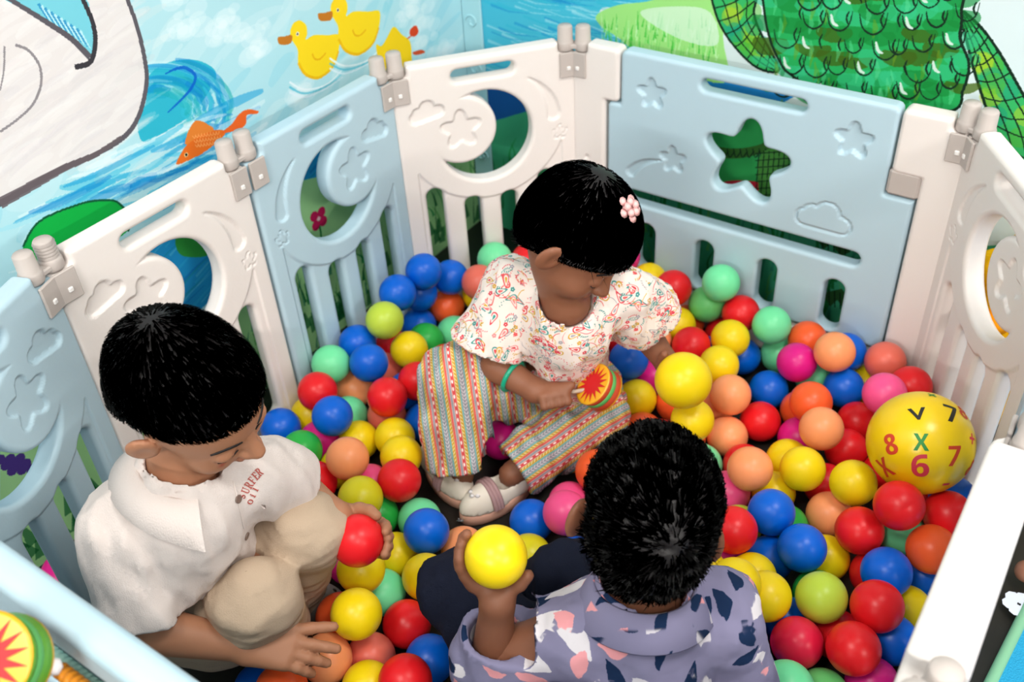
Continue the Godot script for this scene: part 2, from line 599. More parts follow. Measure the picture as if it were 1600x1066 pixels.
func build_pen() -> void:
	var j := [pen(-1.19, 0.531), pen(-1.188, 0.891), pen(-1.186, 1.251), pen(-0.956, 1.529), pen(-0.229, 1.529), pen(-0.024, 1.233), pen(-0.008, 0.873), pen(-0.002, 0.513), pen(-0.2, 0.205), pen(-0.333, 0.2), pen(-1.06, 0.2)]
	var white := plain(srgb(232, 224, 220), 0.42, 0.4)
	var blue := plain(srgb(180, 206, 219), 0.42, 0.4)
	for m in [white, blue]:
		m.normal_enabled = true
		m.normal_texture = noise_tex(0.06, 256, 5, [], true, 1.2)
		m.normal_scale = 0.12
		m.uv1_triplanar = true
		m.uv1_scale = Vector3(6, 6, 6)
	var grey := plain(srgb(188, 178, 173), 0.5, 0.4)
	var stud := plain(srgb(236, 232, 230), 0.35, 0.5)
	var moon := plate_mesh(moon_plate, Vector2(PW, PH), 0.034, 0.003, 0.008)
	var cen := pen(-0.6, 0.87)
	var plan := [[10, 0, 1, "light blue moon panel standing behind the child in cream"], [0, 1, 0, "white moon panel below the painted green lily pad"],
		[1, 2, 1, "light blue moon panel between two white ones, below the painted ducks"], [2, 3, 0, "white moon panel set across the corner behind the child in florals"],
		[4, 5, 0, "white moon panel beside the gate's latch, yellow plush toy behind it"], [5, 6, 1, "light blue panel hidden behind the end of the white one"], [6, 7, 0, "white panel beside the blue play mat, seen from above"],
		[8, 9, 1, "light blue moon panel across the corner behind the child in leaf print"]]
	for p in plan:
		var a: Vector3 = j[p[0]]
		var b: Vector3 = j[p[1]]
		if p[0] == 8: a = j[7]
		var xf := frame_between(a, b)
		xf.origin = a + xf.basis.x * ((b - a).length() - PW) * 0.5
		var flip: bool = (xf.basis.z.dot(cen - a) < 0) != (p[2] == 1 or p[0] == 4)        # these stand the other way round
		if flip: xf = Transform3D(Basis(-xf.basis.x, Vector3.UP, -xf.basis.z), xf.origin + xf.basis.x * PW)
		var t := thing("moon_fence", p[3], "playpen fence", xf.origin, "moon panels of the playpen")
		var thick := 1.5 if p[0] == 6 else 1.0                # the one by the play mat is a sturdier one
		part("moulded_plate", moon, blue if p[2] else white, t, Transform3D(xf.basis * Basis.from_scale(Vector3(1, 1, thick)), Vector3(0, 0, 0) if thick == 1.0 else -GA * 0.008))
	# the long front panel (its moulded activity side faces out)
	var fx := frame_between(j[10], j[9])
	var ft := thing("activity_fence", "long light blue activity panel beside the toy drum outside the pen", "playpen fence", fx.origin)
	var fl: float = (j[9] - j[10]).length()
	part("moulded_plate", plate_mesh(func(p: Vector2) -> Vector2:
		var d := sd_box(p, Vector2(fl * 0.5, PH * 0.5), Vector2(fl * 0.5 - 0.014, PH * 0.5), 0.012)
		var m := pressed(sd_box(p, Vector2(fl * 0.5, 0.45), Vector2(fl * 0.5 - 0.07, 0.06), 0.03), 0.007, 0.008)
		return Vector2(d, maxf(m, pressed(sd_box(p, Vector2(fl * 0.5, 0.2), Vector2(fl * 0.5 - 0.07, 0.13), 0.03), 0.007, 0.008))), Vector2(fl, PH), 0.036, 0.006, 0.011), blue, ft, Transform3D(fx.basis, Vector3.ZERO))
	# the gate
	var gx := frame_between(j[3], j[4])
	var gt := thing("playpen_gate", "light blue gate with a star cut out, in a white frame", "gate", gx.origin)
	var gl := 2.0 * PW + 0.007
	part("frame", plate_mesh(gate_frame, Vector2(gl, PH), 0.036, 0.004, 0.007), white, gt, Transform3D(gx.basis, Vector3.ZERO)).set_meta("label", "white gate posts and sill")
	var door := part("door", plate_mesh(gate_door, Vector2(gl, PH), 0.032, 0.0034, 0.007), blue, gt, Transform3D(gx.basis, Vector3.ZERO))
	door.set_meta("label", "light blue gate leaf with star opening")
	part("latch", box_mesh(Vector3(0.053, 0.047, 0.034), 0.005), grey, door, Transform3D(Basis.IDENTITY, Vector3(0.638, 0.429, 0.0))).set_meta("label", "grey sliding latch")
	# hinges at the tops of the joints
	var names := ["where a blue panel meets the lily pad one", "beside the painted orange fish", "below the painted ducks", "at the left post of the gate", "at the right post of the gate", "beyond the yellow plush toy", "at the far end of the white panel by the play mat", "at the near end of the white panel by the play mat"]
	for k in 8:
		var i: int = [0, 1, 2, 3, 4, 5, 6, 7][k]
		var prev: Vector3 = j[10] if i == 0 else j[i - 1]
		var nxt: Vector3 = j[i + 1] if i < 7 else j[9]
		hinge(j[i], (prev - j[i]).normalized(), (nxt - j[i]).normalized(), cen - j[i], grey, stud, "grey hinge with knobs " + names[k], 1 if i == 0 else -1)

# ---------- painting on images ----------
class Canvas:
	var im: Image
	var w: int
	var h: int
	func _init(w_: int, h_: int, c: Color) -> void:
		w = w_
		h = h_
		im = Image.create(w, h, false, Image.FORMAT_RGB8)
		im.fill(c)

	func row(y: int, x0: float, x1: float, c: Color) -> void:
		if y < 0 or y >= h: return
		var a := maxi(int(round(x0)), 0)
		var b := mini(int(round(x1)), w)
		if b <= a: return
		if c.a >= 0.999:
			im.fill_rect(Rect2i(a, y, b - a, 1), c)
		else:
			for x in range(a, b): im.set_pixel(x, y, im.get_pixel(x, y).lerp(c, c.a))

	func poly(pts: PackedVector2Array, c: Color) -> void:
		var lo := 1e9
		var hi := -1e9
		for p in pts:
			lo = minf(lo, p.y)
			hi = maxf(hi, p.y)
		for y in range(maxi(int(floor(lo)), 0), mini(int(ceil(hi)) + 1, h)):
			var xs := []
			var yy := y + 0.5
			for i in pts.size():
				var a := pts[i]
				var b := pts[(i + 1) % pts.size()]
				if (a.y <= yy) != (b.y <= yy): xs.append(a.x + (b.x - a.x) * (yy - a.y) / (b.y - a.y))
			xs.sort()
			for k in range(0, xs.size() - 1, 2): row(y, xs[k], xs[k + 1], c)

	func dot(p: Vector2, r: float, c: Color, stretch := 1.0) -> void:
		for y in range(int(floor(p.y - r)), int(ceil(p.y + r)) + 1):
			var q := r * r - (y + 0.5 - p.y) * (y + 0.5 - p.y)
			if q > 0: row(y, p.x - sqrt(q) * stretch, p.x + sqrt(q) * stretch, c)

	func stroke(pts: PackedVector2Array, w0: float, w1: float, c: Color) -> void:   # a brush stroke that goes from width w0 to w1
		var left := PackedVector2Array()
		var right := PackedVector2Array()
		for i in pts.size():
			var t := (pts[mini(i + 1, pts.size() - 1)] - pts[maxi(i - 1, 0)]).normalized()
			var s := Vector2(-t.y, t.x) * lerpf(w0, w1, i / float(pts.size() - 1)) * 0.5
			left.append(pts[i] + s)
			right.append(pts[i] - s)
		right.reverse()
		left.append_array(right)
		poly(left, c)

	func brush(pts: PackedVector2Array, wd: float, c: Color) -> void:      # a stroke that is thin at both ends
		var left := PackedVector2Array()
		var right := PackedVector2Array()
		for i in pts.size():
			var t := (pts[mini(i + 1, pts.size() - 1)] - pts[maxi(i - 1, 0)]).normalized()
			var u := i / float(pts.size() - 1)
			var s := Vector2(-t.y, t.x) * wd * 0.5 * pow(sin(PI * (0.06 + 0.9 * u)), 0.6)
			left.append(pts[i] + s)
			right.append(pts[i] - s)
		right.reverse()
		left.append_array(right)
		poly(left, c)

	func tiled(pts: PackedVector2Array, c: Color) -> void:      # drawn so that the picture repeats
		for dx in [-w, 0, w]:
			for dy in [-h, 0, h]:
				var q := PackedVector2Array()
				for p in pts: q.append(p + Vector2(dx, dy))
				poly(q, c)

	func tex() -> ImageTexture:
		im.generate_mipmaps()
		return ImageTexture.create_from_image(im)

func smooth_line(pts: PackedVector2Array, closed := false, n := 6) -> PackedVector2Array:
	var r := PackedVector2Array()
	var m := pts.size()
	for i in (m if closed else m - 1):
		var a := pts[(i - 1 + m) % m] if closed or i > 0 else pts[0]
		var b := pts[i]
		var c := pts[(i + 1) % m]
		var d := pts[(i + 2) % m] if closed or i + 2 < m else pts[m - 1]
		for k in n: r.append(b.cubic_interpolate(c, a, d, k / float(n)))
	if not closed: r.append(pts[m - 1])
	return r

const MS := 900.0     # mural pixels for each metre
func wall_px(list: Array, back: bool) -> PackedVector2Array:    # photo pixels to the mural's own pixels
	var r := PackedVector2Array()
	for i in range(0, list.size(), 2):
		var q := on_back(list[i], list[i + 1]) if back else on_left(list[i], list[i + 1])
		r.append(Vector2((q.x + 1.296) * MS, (1.0 - q.y) * MS) if back else Vector2((WALL_B - q.x) * MS, (1.0 - q.y) * MS))
	if not back:
		for i in r.size(): r[i].x = 1.4 * MS - r[i].x
	return r

func outline(cv: Canvas, pts: PackedVector2Array, w: float, c: Color) -> void:
	var q := pts.duplicate()
	q.append(pts[0])
	cv.stroke(q, w, w, c)

func paint_left() -> Texture2D:
	var cv := Canvas.new(int(1.4 * MS), int(MS), srgb(178, 222, 232))
	rng.seed = 11
	# pale and turquoise brushwork of the water
	for k in 420:
		var p := Vector2(rng.randf() * cv.w, rng.randf() * cv.h)
		var sl := -0.35 + rng.randf_range(-0.45, 0.45)
		var l := rng.randf_range(25, 120)
		var bow := rng.randf_range(-0.25, 0.25) * l
		var cs := [Color(0.84, 0.94, 0.96, 0.28), Color(0.5, 0.81, 0.88, 0.26), Color(0.66, 0.88, 0.91, 0.3), Color(0.9, 0.95, 0.97, 0.26)]
		cv.brush(smooth_line(PackedVector2Array([p, p + Vector2(l * 0.35, l * 0.35 * sl + bow), p + Vector2(l * 0.7, l * 0.7 * sl + bow), p + Vector2(l, l * sl)])), rng.randf_range(8, 30), cs[rng.randi() % 4])
	for q in [[400, 60, 30], [470, 150, 24], [350, 40, 28], [660, 40, 40], [690, 90, 30], [280, 20, 34], [640, 20, 30]]:
		var c0 := wall_px([q[0], q[1]], false)[0]
		for k in 16: cv.dot(c0 + Vector2(rng.randf_range(-1, 1), rng.randf_range(-1, 1)) * q[2] * 0.9, rng.randf_range(5, 15), Color(0.9, 0.96, 0.98, 0.3), 1.6)
	# deep blue water lower down, behind the panels
	cv.poly(smooth_line(wall_px([-60, 500, 0, 470, 160, 410, 250, 375, 300, 362, 360, 330, 520, 225, 640, 190, 770, 150, 800, 200, 500, 300, 340, 460, 200, 570, 0, 712], false), true), srgb(28, 146, 206))
	for k in 150:
		var c := wall_px([rng.randf_range(0, 780), 0], false)[0]
		c.y = MS - rng.randf_range(0.2, 0.42) * MS
		cv.stroke(PackedVector2Array([c, c + Vector2(35, -12), c + Vector2(80, -22)]), rng.randf_range(2, 8), 1.0, [Color(0.16, 0.65, 0.84, 0.6), Color(0.04, 0.4, 0.72, 0.5), Color(0.5, 0.82, 0.9, 0.35), Color(0.08, 0.55, 0.62, 0.5)][k % 4])
	# swirl beside the swan
	cv.poly(smooth_line(wall_px([232, 120, 262, 98, 300, 93, 330, 104, 338, 122, 322, 150, 300, 178, 268, 200, 225, 222, 215, 190, 228, 160], false), true), srgb(46, 178, 204))
	for k in 46:
		var r := rng.randf_range(26, 92)
		var a0 := rng.randf_range(-2.7, -0.6)
		var n := 6 + rng.randi() % 8
		var pts := PackedVector2Array()
		for s in n:
			var a := a0 + s * 0.2
			pts.append(wall_px([262 + cos(a) * r * 1.1 + s * rng.randf_range(-1, 1), 166 + sin(a) * r * 0.8 + s * 2.0], false)[0])
		cv.brush(smooth_line(pts), rng.randf_range(3, 15), [Color(0.0, 0.48, 0.8, 0.4), Color(0.2, 0.74, 0.84, 0.45), Color(0.85, 0.95, 0.97, 0.3), Color(0.05, 0.62, 0.76, 0.4), Color(0.12, 0.66, 0.66, 0.35)][k % 5])
	cv.brush(smooth_line(wall_px([258, 116, 274, 108, 290, 106, 305, 118, 300, 136, 285, 154, 262, 176], false)), 5, Color(0.0, 0.36, 0.78, 0.85))
	for k in 80:                                   # long streaks that run down to the lower left
		var x := rng.randf_range(100, 420)
		var y := 345.0 - x * 0.45 + rng.randf_range(-26, 90)
		var l := rng.randf_range(50, 150)
		var bow := rng.randf_range(-10, 10)
		cv.brush(smooth_line(wall_px([x, y, x - l * 0.33, y + l * 0.17 + bow, x - l * 0.66, y + l * 0.33 + bow, x - l, y + l * 0.45], false)), rng.randf_range(4, 17), [Color(0.05, 0.58, 0.82, 0.5), Color(0.2, 0.72, 0.86, 0.5), Color(0.9, 0.96, 0.98, 0.5), Color(0.03, 0.46, 0.78, 0.4), Color(0.6, 0.86, 0.92, 0.5)][k % 5])
	# green land and plants below the water
	cv.poly(wall_px([0, 702, 40, 690, 130, 650, 330, 520, 460, 285, 560, 262, 700, 205, 745, 178, 790, 200, 790, 420, 670, 500, 480, 640, 130, 960, 0, 1000], false), srgb(164, 216, 150))
	for k in 240:
		var c := wall_px([rng.randf_range(0, 770), 0, 0, 0], false)[0]
		c.y = (1.0 - rng.randf_range(0.0, 0.15)) * MS
		var l := rng.randf_range(25, 90)
		var bend := rng.randf_range(-22, 22)
		cv.stroke(smooth_line(PackedVector2Array([c, c + Vector2(bend * 0.3, -l * 0.5), c + Vector2(bend, -l)])), rng.randf_range(3, 9), 0.6, [Color(0.02, 0.35, 0.16, 0.8), Color(0.05, 0.52, 0.25, 0.7), Color(0.1, 0.45, 0.35, 0.6), Color(0.3, 0.66, 0.3, 0.6)][k % 4])
	for k in 90:
		var c := Vector2(rng.randf() * cv.w, cv.h - rng.randf_range(0, 60))
		cv.stroke(PackedVector2Array([c, c + Vector2(rng.randf_range(-8, 8), -34)]), 22, 8, Color(0.02, 0.32, 0.15, 0.6))
	# painted flowers
	var fl := wall_px([498, 342], false)[0]
	cv.stroke(PackedVector2Array([fl, fl + Vector2(-4, 60)]), 4, 4, srgb(10, 120, 50))
	for a in 4: cv.dot(fl + Vector2(13, 0).rotated(a * TAU / 4 + 0.8), 9.5, srgb(196, 22, 84))
	cv.dot(fl, 4, srgb(240, 190, 200))
	var lv := wall_px([22, 725], false)[0]
	for a in 9: cv.dot(lv + Vector2(a * 4 - 14, (a % 3) * 11 + a * 3 - 20), 8, srgb(74, 52, 130))
	cv.poly(smooth_line(wall_px([275, 372, 300, 366, 322, 376, 326, 398, 300, 402, 280, 396], false), true), srgb(50, 150, 60))
	# the swan
	var grey := srgb(92, 88, 96)
	var body := wall_px([-260, -60, 186, -60, 200, 0, 214, 40, 226, 92, 229, 130, 218, 178, 196, 212, 152, 240, 108, 259, 58, 285, 0, 318, -80, 360, -260, 440], false)
	cv.poly(body, srgb(228, 222, 222))
	for k in 170:
		var c := wall_px([rng.randf_range(-60, 210), rng.randf_range(0, 300)], false)[0]
		cv.brush(smooth_line(PackedVector2Array([c, c + Vector2(30, -10), c + Vector2(70, -14)])), rng.randf_range(4, 16), [Color(0.93, 0.91, 0.91, 0.2), Color(0.83, 0.81, 0.83, 0.16), Color(0.96, 0.95, 0.95, 0.2)][k % 3])
	# paint that strayed over the swan's edge is covered by the water again
	var edge := smooth_line(wall_px([186, -60, 200, 0, 214, 40, 226, 92, 229, 130, 218, 178, 196, 212, 152, 240, 108, 259, 58, 285, 0, 318, -80, 360], false))
	cv.stroke(edge, 5.5, 9.0, grey)
	cv.stroke(smooth_line(wall_px([190, 214, 150, 241, 100, 263, 58, 286, 0, 318], false)), 5, 15, Color(0.4, 0.36, 0.38, 0.9))
	cv.poly(smooth_line(wall_px([10, -6, 40, 16, 75, 38, 112, 62, 138, 88, 147, 62, 141, 32, 126, -6], false), true), srgb(120, 205, 222))
	for k in 14: 
		var c := wall_px([60 + k * 5.0, 6 + k * 3.2], false)[0]
		cv.stroke(PackedVector2Array([c, c + Vector2(6, 26)]), 3.5, 1, [Color(0.1, 0.5, 0.75, 0.7), Color(0.85, 0.96, 0.98, 0.7)][k % 2])
	cv.stroke(smooth_line(wall_px([4, -8, 40, 14, 75, 36, 112, 61, 141, 90], false)), 5, 8, grey)
	cv.stroke(smooth_line(wall_px([126, -8, 143, 30, 149, 62, 142, 96, 117, 105], false)), 6, 7, srgb(58, 56, 62))
	cv.stroke(smooth_line(wall_px([24, 70, 46, 80, 62, 104, 64, 132, 52, 162, 28, 186, 0, 206], false)), 3.5, 3, Color(0.52, 0.5, 0.52, 0.9))
	cv.stroke(smooth_line(wall_px([7, 72, 6, 110, 0, 142], false)), 2.5, 1.5, Color(0.52, 0.5, 0.52, 0.9))
	# lily pad
	cv.poly(smooth_line(wall_px([36, 386, 48, 362, 62, 346, 84, 334, 110, 324, 140, 315, 170, 313, 186, 318, 204, 340, 200, 360, 170, 380, 120, 400, 60, 420, 40, 410], false), true), srgb(8, 170, 66))
	cv.stroke(smooth_line(wall_px([36, 386, 48, 362, 62, 346, 84, 334, 110, 324, 140, 315, 170, 313, 186, 318, 204, 340, 200, 362], false)), 3, 3, srgb(8, 84, 52))
	# goldfish
	var ora := srgb(238, 112, 32)
	cv.poly(smooth_line(wall_px([276, 257, 284, 238, 296, 222, 316, 208, 340, 203, 352, 206, 346, 216, 322, 236, 300, 248], false), true), ora)
	cv.poly(smooth_line(wall_px([290, 226, 294, 206, 304, 190, 313, 189, 324, 194, 334, 203, 312, 212], false), true), srgb(230, 128, 48))
	cv.poly(smooth_line(wall_px([346, 208, 362, 194, 374, 178, 388, 171, 404, 174, 400, 178, 386, 180, 384, 194, 372, 203], false), true), srgb(236, 100, 36))
	for k in 26:
		var c := wall_px([304 + (k % 9) * 4.6 + (k / 9) * 2.0, 214 + (k / 9) * 7.0 - (k % 9) * 0.7], false)[0]
		cv.stroke(smooth_line(PackedVector2Array([c + Vector2(-3, -3), c + Vector2(0, 2), c + Vector2(3, -3)])), 1.4, 1.4, srgb(250, 158, 88))
	var eye := wall_px([291, 242], false)[0]
	cv.dot(eye, 3.4, srgb(240, 220, 160))
	cv.dot(eye, 2.0, srgb(20, 20, 20))
	# ducklings
	for dk in [[0.0, 0.0, 1.0], [63.0, -37.0, 1.05]]:
		var ox: float = dk[0]
		var oy: float = dk[1]
		var yel := srgb(252, 214, 30)
		cv.poly(smooth_line(wall_px([455 + ox, 60 + oy, 454 + ox, 46 + oy, 460 + ox, 35 + oy, 469 + ox, 32 + oy, 478 + ox, 39 + oy, 480 + ox, 52 + oy, 478 + ox, 62 + oy, 490 + ox, 55 + oy, 512 + ox, 55 + oy, 530 + ox, 55 + oy, 529 + ox, 80 + oy, 520 + ox, 104 + oy, 505 + ox, 118 + oy, 492 + ox, 122 + oy, 476 + ox, 115 + oy, 466 + ox, 98 + oy, 465 + ox, 78 + oy], false), true), yel)
		cv.stroke(smooth_line(wall_px([466 + ox, 98 + oy, 476 + ox, 115 + oy, 492 + ox, 122 + oy, 505 + ox, 118 + oy, 520 + ox, 104 + oy, 529 + ox, 80 + oy], false)), 5, 4, srgb(240, 184, 10))
		cv.stroke(smooth_line(wall_px([488 + ox, 84 + oy, 492 + ox, 92 + oy, 500 + ox, 92 + oy, 509 + ox, 83 + oy], false)), 3, 2.5, srgb(238, 176, 12))
		cv.poly(smooth_line(wall_px([456 + ox, 55 + oy, 444 + ox, 57 + oy, 435 + ox, 58 + oy, 434 + ox, 63 + oy, 437 + ox, 69 + oy, 446 + ox, 70 + oy, 455 + ox, 67 + oy], false), true), srgb(196, 118, 34))
		var ey := wall_px([465 + ox, 53 + oy], false)[0]
		cv.dot(ey, 3.2, srgb(250, 250, 240))
		cv.dot(ey, 2.0, srgb(30, 25, 20))
		for k in 3: cv.stroke(smooth_line(wall_px([452 + ox, 128 + oy + k * 8, 476 + ox, 140 + oy + k * 6, 510 + ox, 132 + oy + k * 3, 536 + ox, 108 + oy + k * 6], false)), 4, 1.5, [Color(0.93, 0.97, 0.99, 0.9), Color(0.35, 0.75, 0.84, 0.8), Color(0.9, 0.95, 0.99, 0.8)][k])
	cv.poly(smooth_line(wall_px([588, 70, 596, 72, 604, 60, 615, 42, 628, 54, 640, 64, 643, 84, 640, 120, 600, 120, 590, 90], false), true), srgb(250, 208, 24))
	cv.poly(smooth_line(wall_px([641, 46, 650, 40, 654, 50, 648, 57, 641, 55], false), true), srgb(220, 70, 30))
	cv.stroke(wall_px([636, 61, 644, 55], false), 2.5, 2.5, srgb(220, 70, 30))
	cv.poly(smooth_line(wall_px([645, 82, 658, 78, 664, 82, 650, 86], false), true), srgb(210, 80, 40))
	return cv.tex()

func paint_back() -> Texture2D:
	var cv := Canvas.new(int(1.5 * MS), int(MS), srgb(214, 228, 230))
	rng.seed = 23
	# water at the corner
	cv.poly(wall_px([740, -60, 1150, -60, 1060, 0, 940, 12, 930, 30, 960, 56, 1000, 80, 960, 110, 820, 160, 740, 140], true), srgb(72, 186, 216))
	for k in 120:
		var c := wall_px([rng.randf_range(740, 960), rng.randf_range(-30, 110)], true)[0]
		cv.stroke(PackedVector2Array([c, c + Vector2(40, 6), c + Vector2(90, 2)]), rng.randf_range(2, 8), 1, [Color(0.1, 0.55, 0.8, 0.5), Color(0.7, 0.9, 0.95, 0.5), Color(0.2, 0.72, 0.84, 0.5)][k % 3])
	cv.poly(wall_px([735, 120, 830, 120, 840, 180, 800, 200, 735, 180], true), srgb(18, 86, 160))
	cv.poly(wall_px([1095, 116, 1260, 140, 1225, 160, 1095, 135], true), srgb(26, 126, 200))
	# grassy bank
	cv.poly(smooth_line(wall_px([932, 24, 965, 8, 1020, 0, 1080, -30, 1130, -20, 1130, 60, 1130, 130, 1010, 90, 965, 58, 940, 42], true), true), srgb(158, 222, 128))
	for k in 160:
		var c := wall_px([rng.randf_range(940, 1120), 40 + rng.randf_range(0, 60)], true)[0]
		cv.stroke(PackedVector2Array([c, c + Vector2(rng.randf_range(-5, 5), -rng.randf_range(12, 34))]), 3.5, 0.6, [Color(0.2, 0.72, 0.2, 0.7), Color(0.45, 0.85, 0.4, 0.6), Color(0.8, 0.95, 0.75, 0.5)][k % 3])
	cv.poly(smooth_line(wall_px([1000, 20, 1060, 10, 1110, 20, 1120, 70, 1060, 60], true), true), Color(0.86, 0.94, 0.88, 0.7))
	# low green meadow behind the panels
	cv.poly(wall_px([735, 200, 830, 172, 900, 250, 1000, 280, 1340, 395, 1620, 380, 1620, 620, 1300, 560, 735, 380], true), srgb(64, 170, 128))
	for k in 260:
		var c := Vector2(rng.randf_range(0, cv.w), cv.h - rng.randf_range(0, 170))
		cv.stroke(smooth_line(PackedVector2Array([c, c + Vector2(rng.randf_range(-6, 6), -30), c + Vector2(rng.randf_range(-16, 16), -rng.randf_range(50, 80))])), rng.randf_range(5, 10), 0.8, [Color(0.02, 0.4, 0.16, 0.75), Color(0.1, 0.55, 0.26, 0.7), Color(0.16, 0.5, 0.42, 0.6), Color(0.4, 0.7, 0.3, 0.5)][k % 4])
	# the crocodile: arms, then the round scaly body
	var ink := srgb(14, 40, 26)
	for arm in [[1116, -20, 1118, 20, 1138, 60, 1172, 98, 1200, 112, 1218, 108, 1204, 80, 1188, 50, 1178, 20, 1180, -20], [1500, 18, 1512, 70, 1522, 110, 1538, 160, 1552, 200, 1580, 260, 1640, 290, 1640, 220, 1600, 150, 1560, 80, 1530, 40]]:
		var pts := smooth_line(wall_px(arm, true), true)
		cv.poly(pts, srgb(52, 176, 98))
		for k in 12:
			var c: Vector2 = pts[(k * 7) % pts.size()]
			cv.dot(c.lerp(pts[(k * 7 + pts.size() / 2) % pts.size()], 0.3), 16, [Color(0.75, 0.8, 0.15, 0.5), Color(0.1, 0.6, 0.5, 0.5), Color(0.35, 0.7, 0.2, 0.5)][k % 3])
		var half := pts.size() / 2
		for k in range(2, half - 2, 3): cv.stroke(smooth_line(PackedVector2Array([pts[k], pts[k].lerp(pts[pts.size() - 1 - k], 0.5) + Vector2(0, 7), pts[pts.size() - 1 - k]])), 2, 2, ink)
		for s in [0.25, 0.5, 0.75]:
			var ln := PackedVector2Array()
			for k in range(1, half - 1, 2): ln.append(pts[k].lerp(pts[pts.size() - 1 - k], s))
			cv.stroke(smooth_line(ln), 2, 2, ink)
		outline(cv, pts, 4, ink)
	var bp := smooth_line(wall_px([1186, -60, 1192, 0, 1200, 50, 1216, 92, 1240, 120, 1330, 170, 1480, 175, 1505, 140, 1514, 100, 1500, 60, 1502, 20, 1480, -60], true), true)
	cv.poly(bp, srgb(34, 164, 86))
	for k in 60:                                     # dark, olive and turquoise bands that run round the belly
		var u := (k % 10) / 9.0
		var lv := k / 10
		var x := 1200 + u * 300
		var y := -40 + lv * 34 + sin(u * PI) * 26 + rng.randf_range(-7, 7)
		cv.brush(smooth_line(wall_px([x - 24, y - 4, x - 6, y + 4, x + 14, y + 5, x + 32, y - 1], true)), rng.randf_range(16, 30), [Color(0.24, 0.36, 0.06, 0.75), Color(0.2, 0.74, 0.52, 0.6), Color(0.06, 0.5, 0.2, 0.65)][(lv + (k % 4) / 3) % 3])
	for k in 70:
		var x := rng.randf_range(1200, 1500)
		var y := rng.randf_range(-20, 160)
		cv.brush(wall_px([x, y, x + 2, y + 14, x - 2, y + 30], true), rng.randf_range(4, 9), [Color(0.05, 0.5, 0.22, 0.5), Color(0.4, 0.85, 0.6, 0.4), Color(0.5, 0.6, 0.1, 0.4)][k % 3])
	for r in 5:
		for k in 8:
			var x := 1204 + k * 38 + (r % 2) * 19 + rng.randf_range(-7, 7)
			var y := -26 + r * 36 + sin(k / 7.0 * PI) * 16 + rng.randf_range(-5, 5)
			var g := rng.randf_range(0.85, 1.25)
			if rng.randf() < 0.75: cv.brush(smooth_line(wall_px([x, y, x + 4 * g, y + 18 * g, x + 17 * g, y + 26 * g, x + 30 * g, y + 18 * g, x + 36 * g, y - 2], true)), rng.randf_range(2, 3.4), ink)
			cv.brush(smooth_line(wall_px([x + 30 * g, y + 18 * g, x + 27 * g, y + 8 * g, x + 31 * g, y - 2], true)), 3.0, ink)
			if (k + r) % 3 == 0: cv.brush(smooth_line(wall_px([x + 6, y + 2, x + 9, y + 16, x + 17, y + 21], true)), 5, srgb(206, 224, 214))
	outline(cv, bp, 4, ink)
	# belly and legs of the crocodile lower down
	cv.poly(smooth_line(wall_px([1090, 190, 1180, 160, 1260, 220, 1262, 290, 1200, 330, 1100, 300], true), true), srgb(42, 150, 78))
	cv.stroke(smooth_line(wall_px([1110, 236, 1150, 240, 1190, 232, 1215, 214], true)), 22, 12, srgb(46, 96, 36))
	for k in 9: cv.stroke(smooth_line(wall_px([1116 + k * 10, 232, 1120 + k * 10, 246, 1128 + k * 10, 236], true)), 2, 2, ink)
	cv.poly(smooth_line(wall_px([1118, 288, 1150, 282, 1186, 286, 1180, 300, 1130, 298], true), true), srgb(190, 30, 56))
	cv.poly(smooth_line(wall_px([1190, 240, 1232, 236, 1228, 280, 1205, 316, 1186, 300], true), true), srgb(64, 128, 54))
	for k in 7:
		cv.stroke(wall_px([1186 + k * 8, 236, 1180 + k * 8, 316], true), 1.8, 1.8, ink)
		cv.stroke(wall_px([1180, 240 + k * 11, 1240, 236 + k * 11], true), 1.8, 1.8, ink)
	for q in [[1300, 380], [1310, 470]]:
		var c := wall_px([q[0], q[1]], true)[0]
		cv.stroke(PackedVector2Array([c + Vector2(-22, 6), c + Vector2(0, -14), c + Vector2(26, 14)]), 30, 22, srgb(40, 88, 44))
		for k in 5: cv.stroke(PackedVector2Array([c + Vector2(-20 + k * 10, -18), c + Vector2(-14 + k * 10, 16)]), 2, 2, ink)
	return cv.tex()

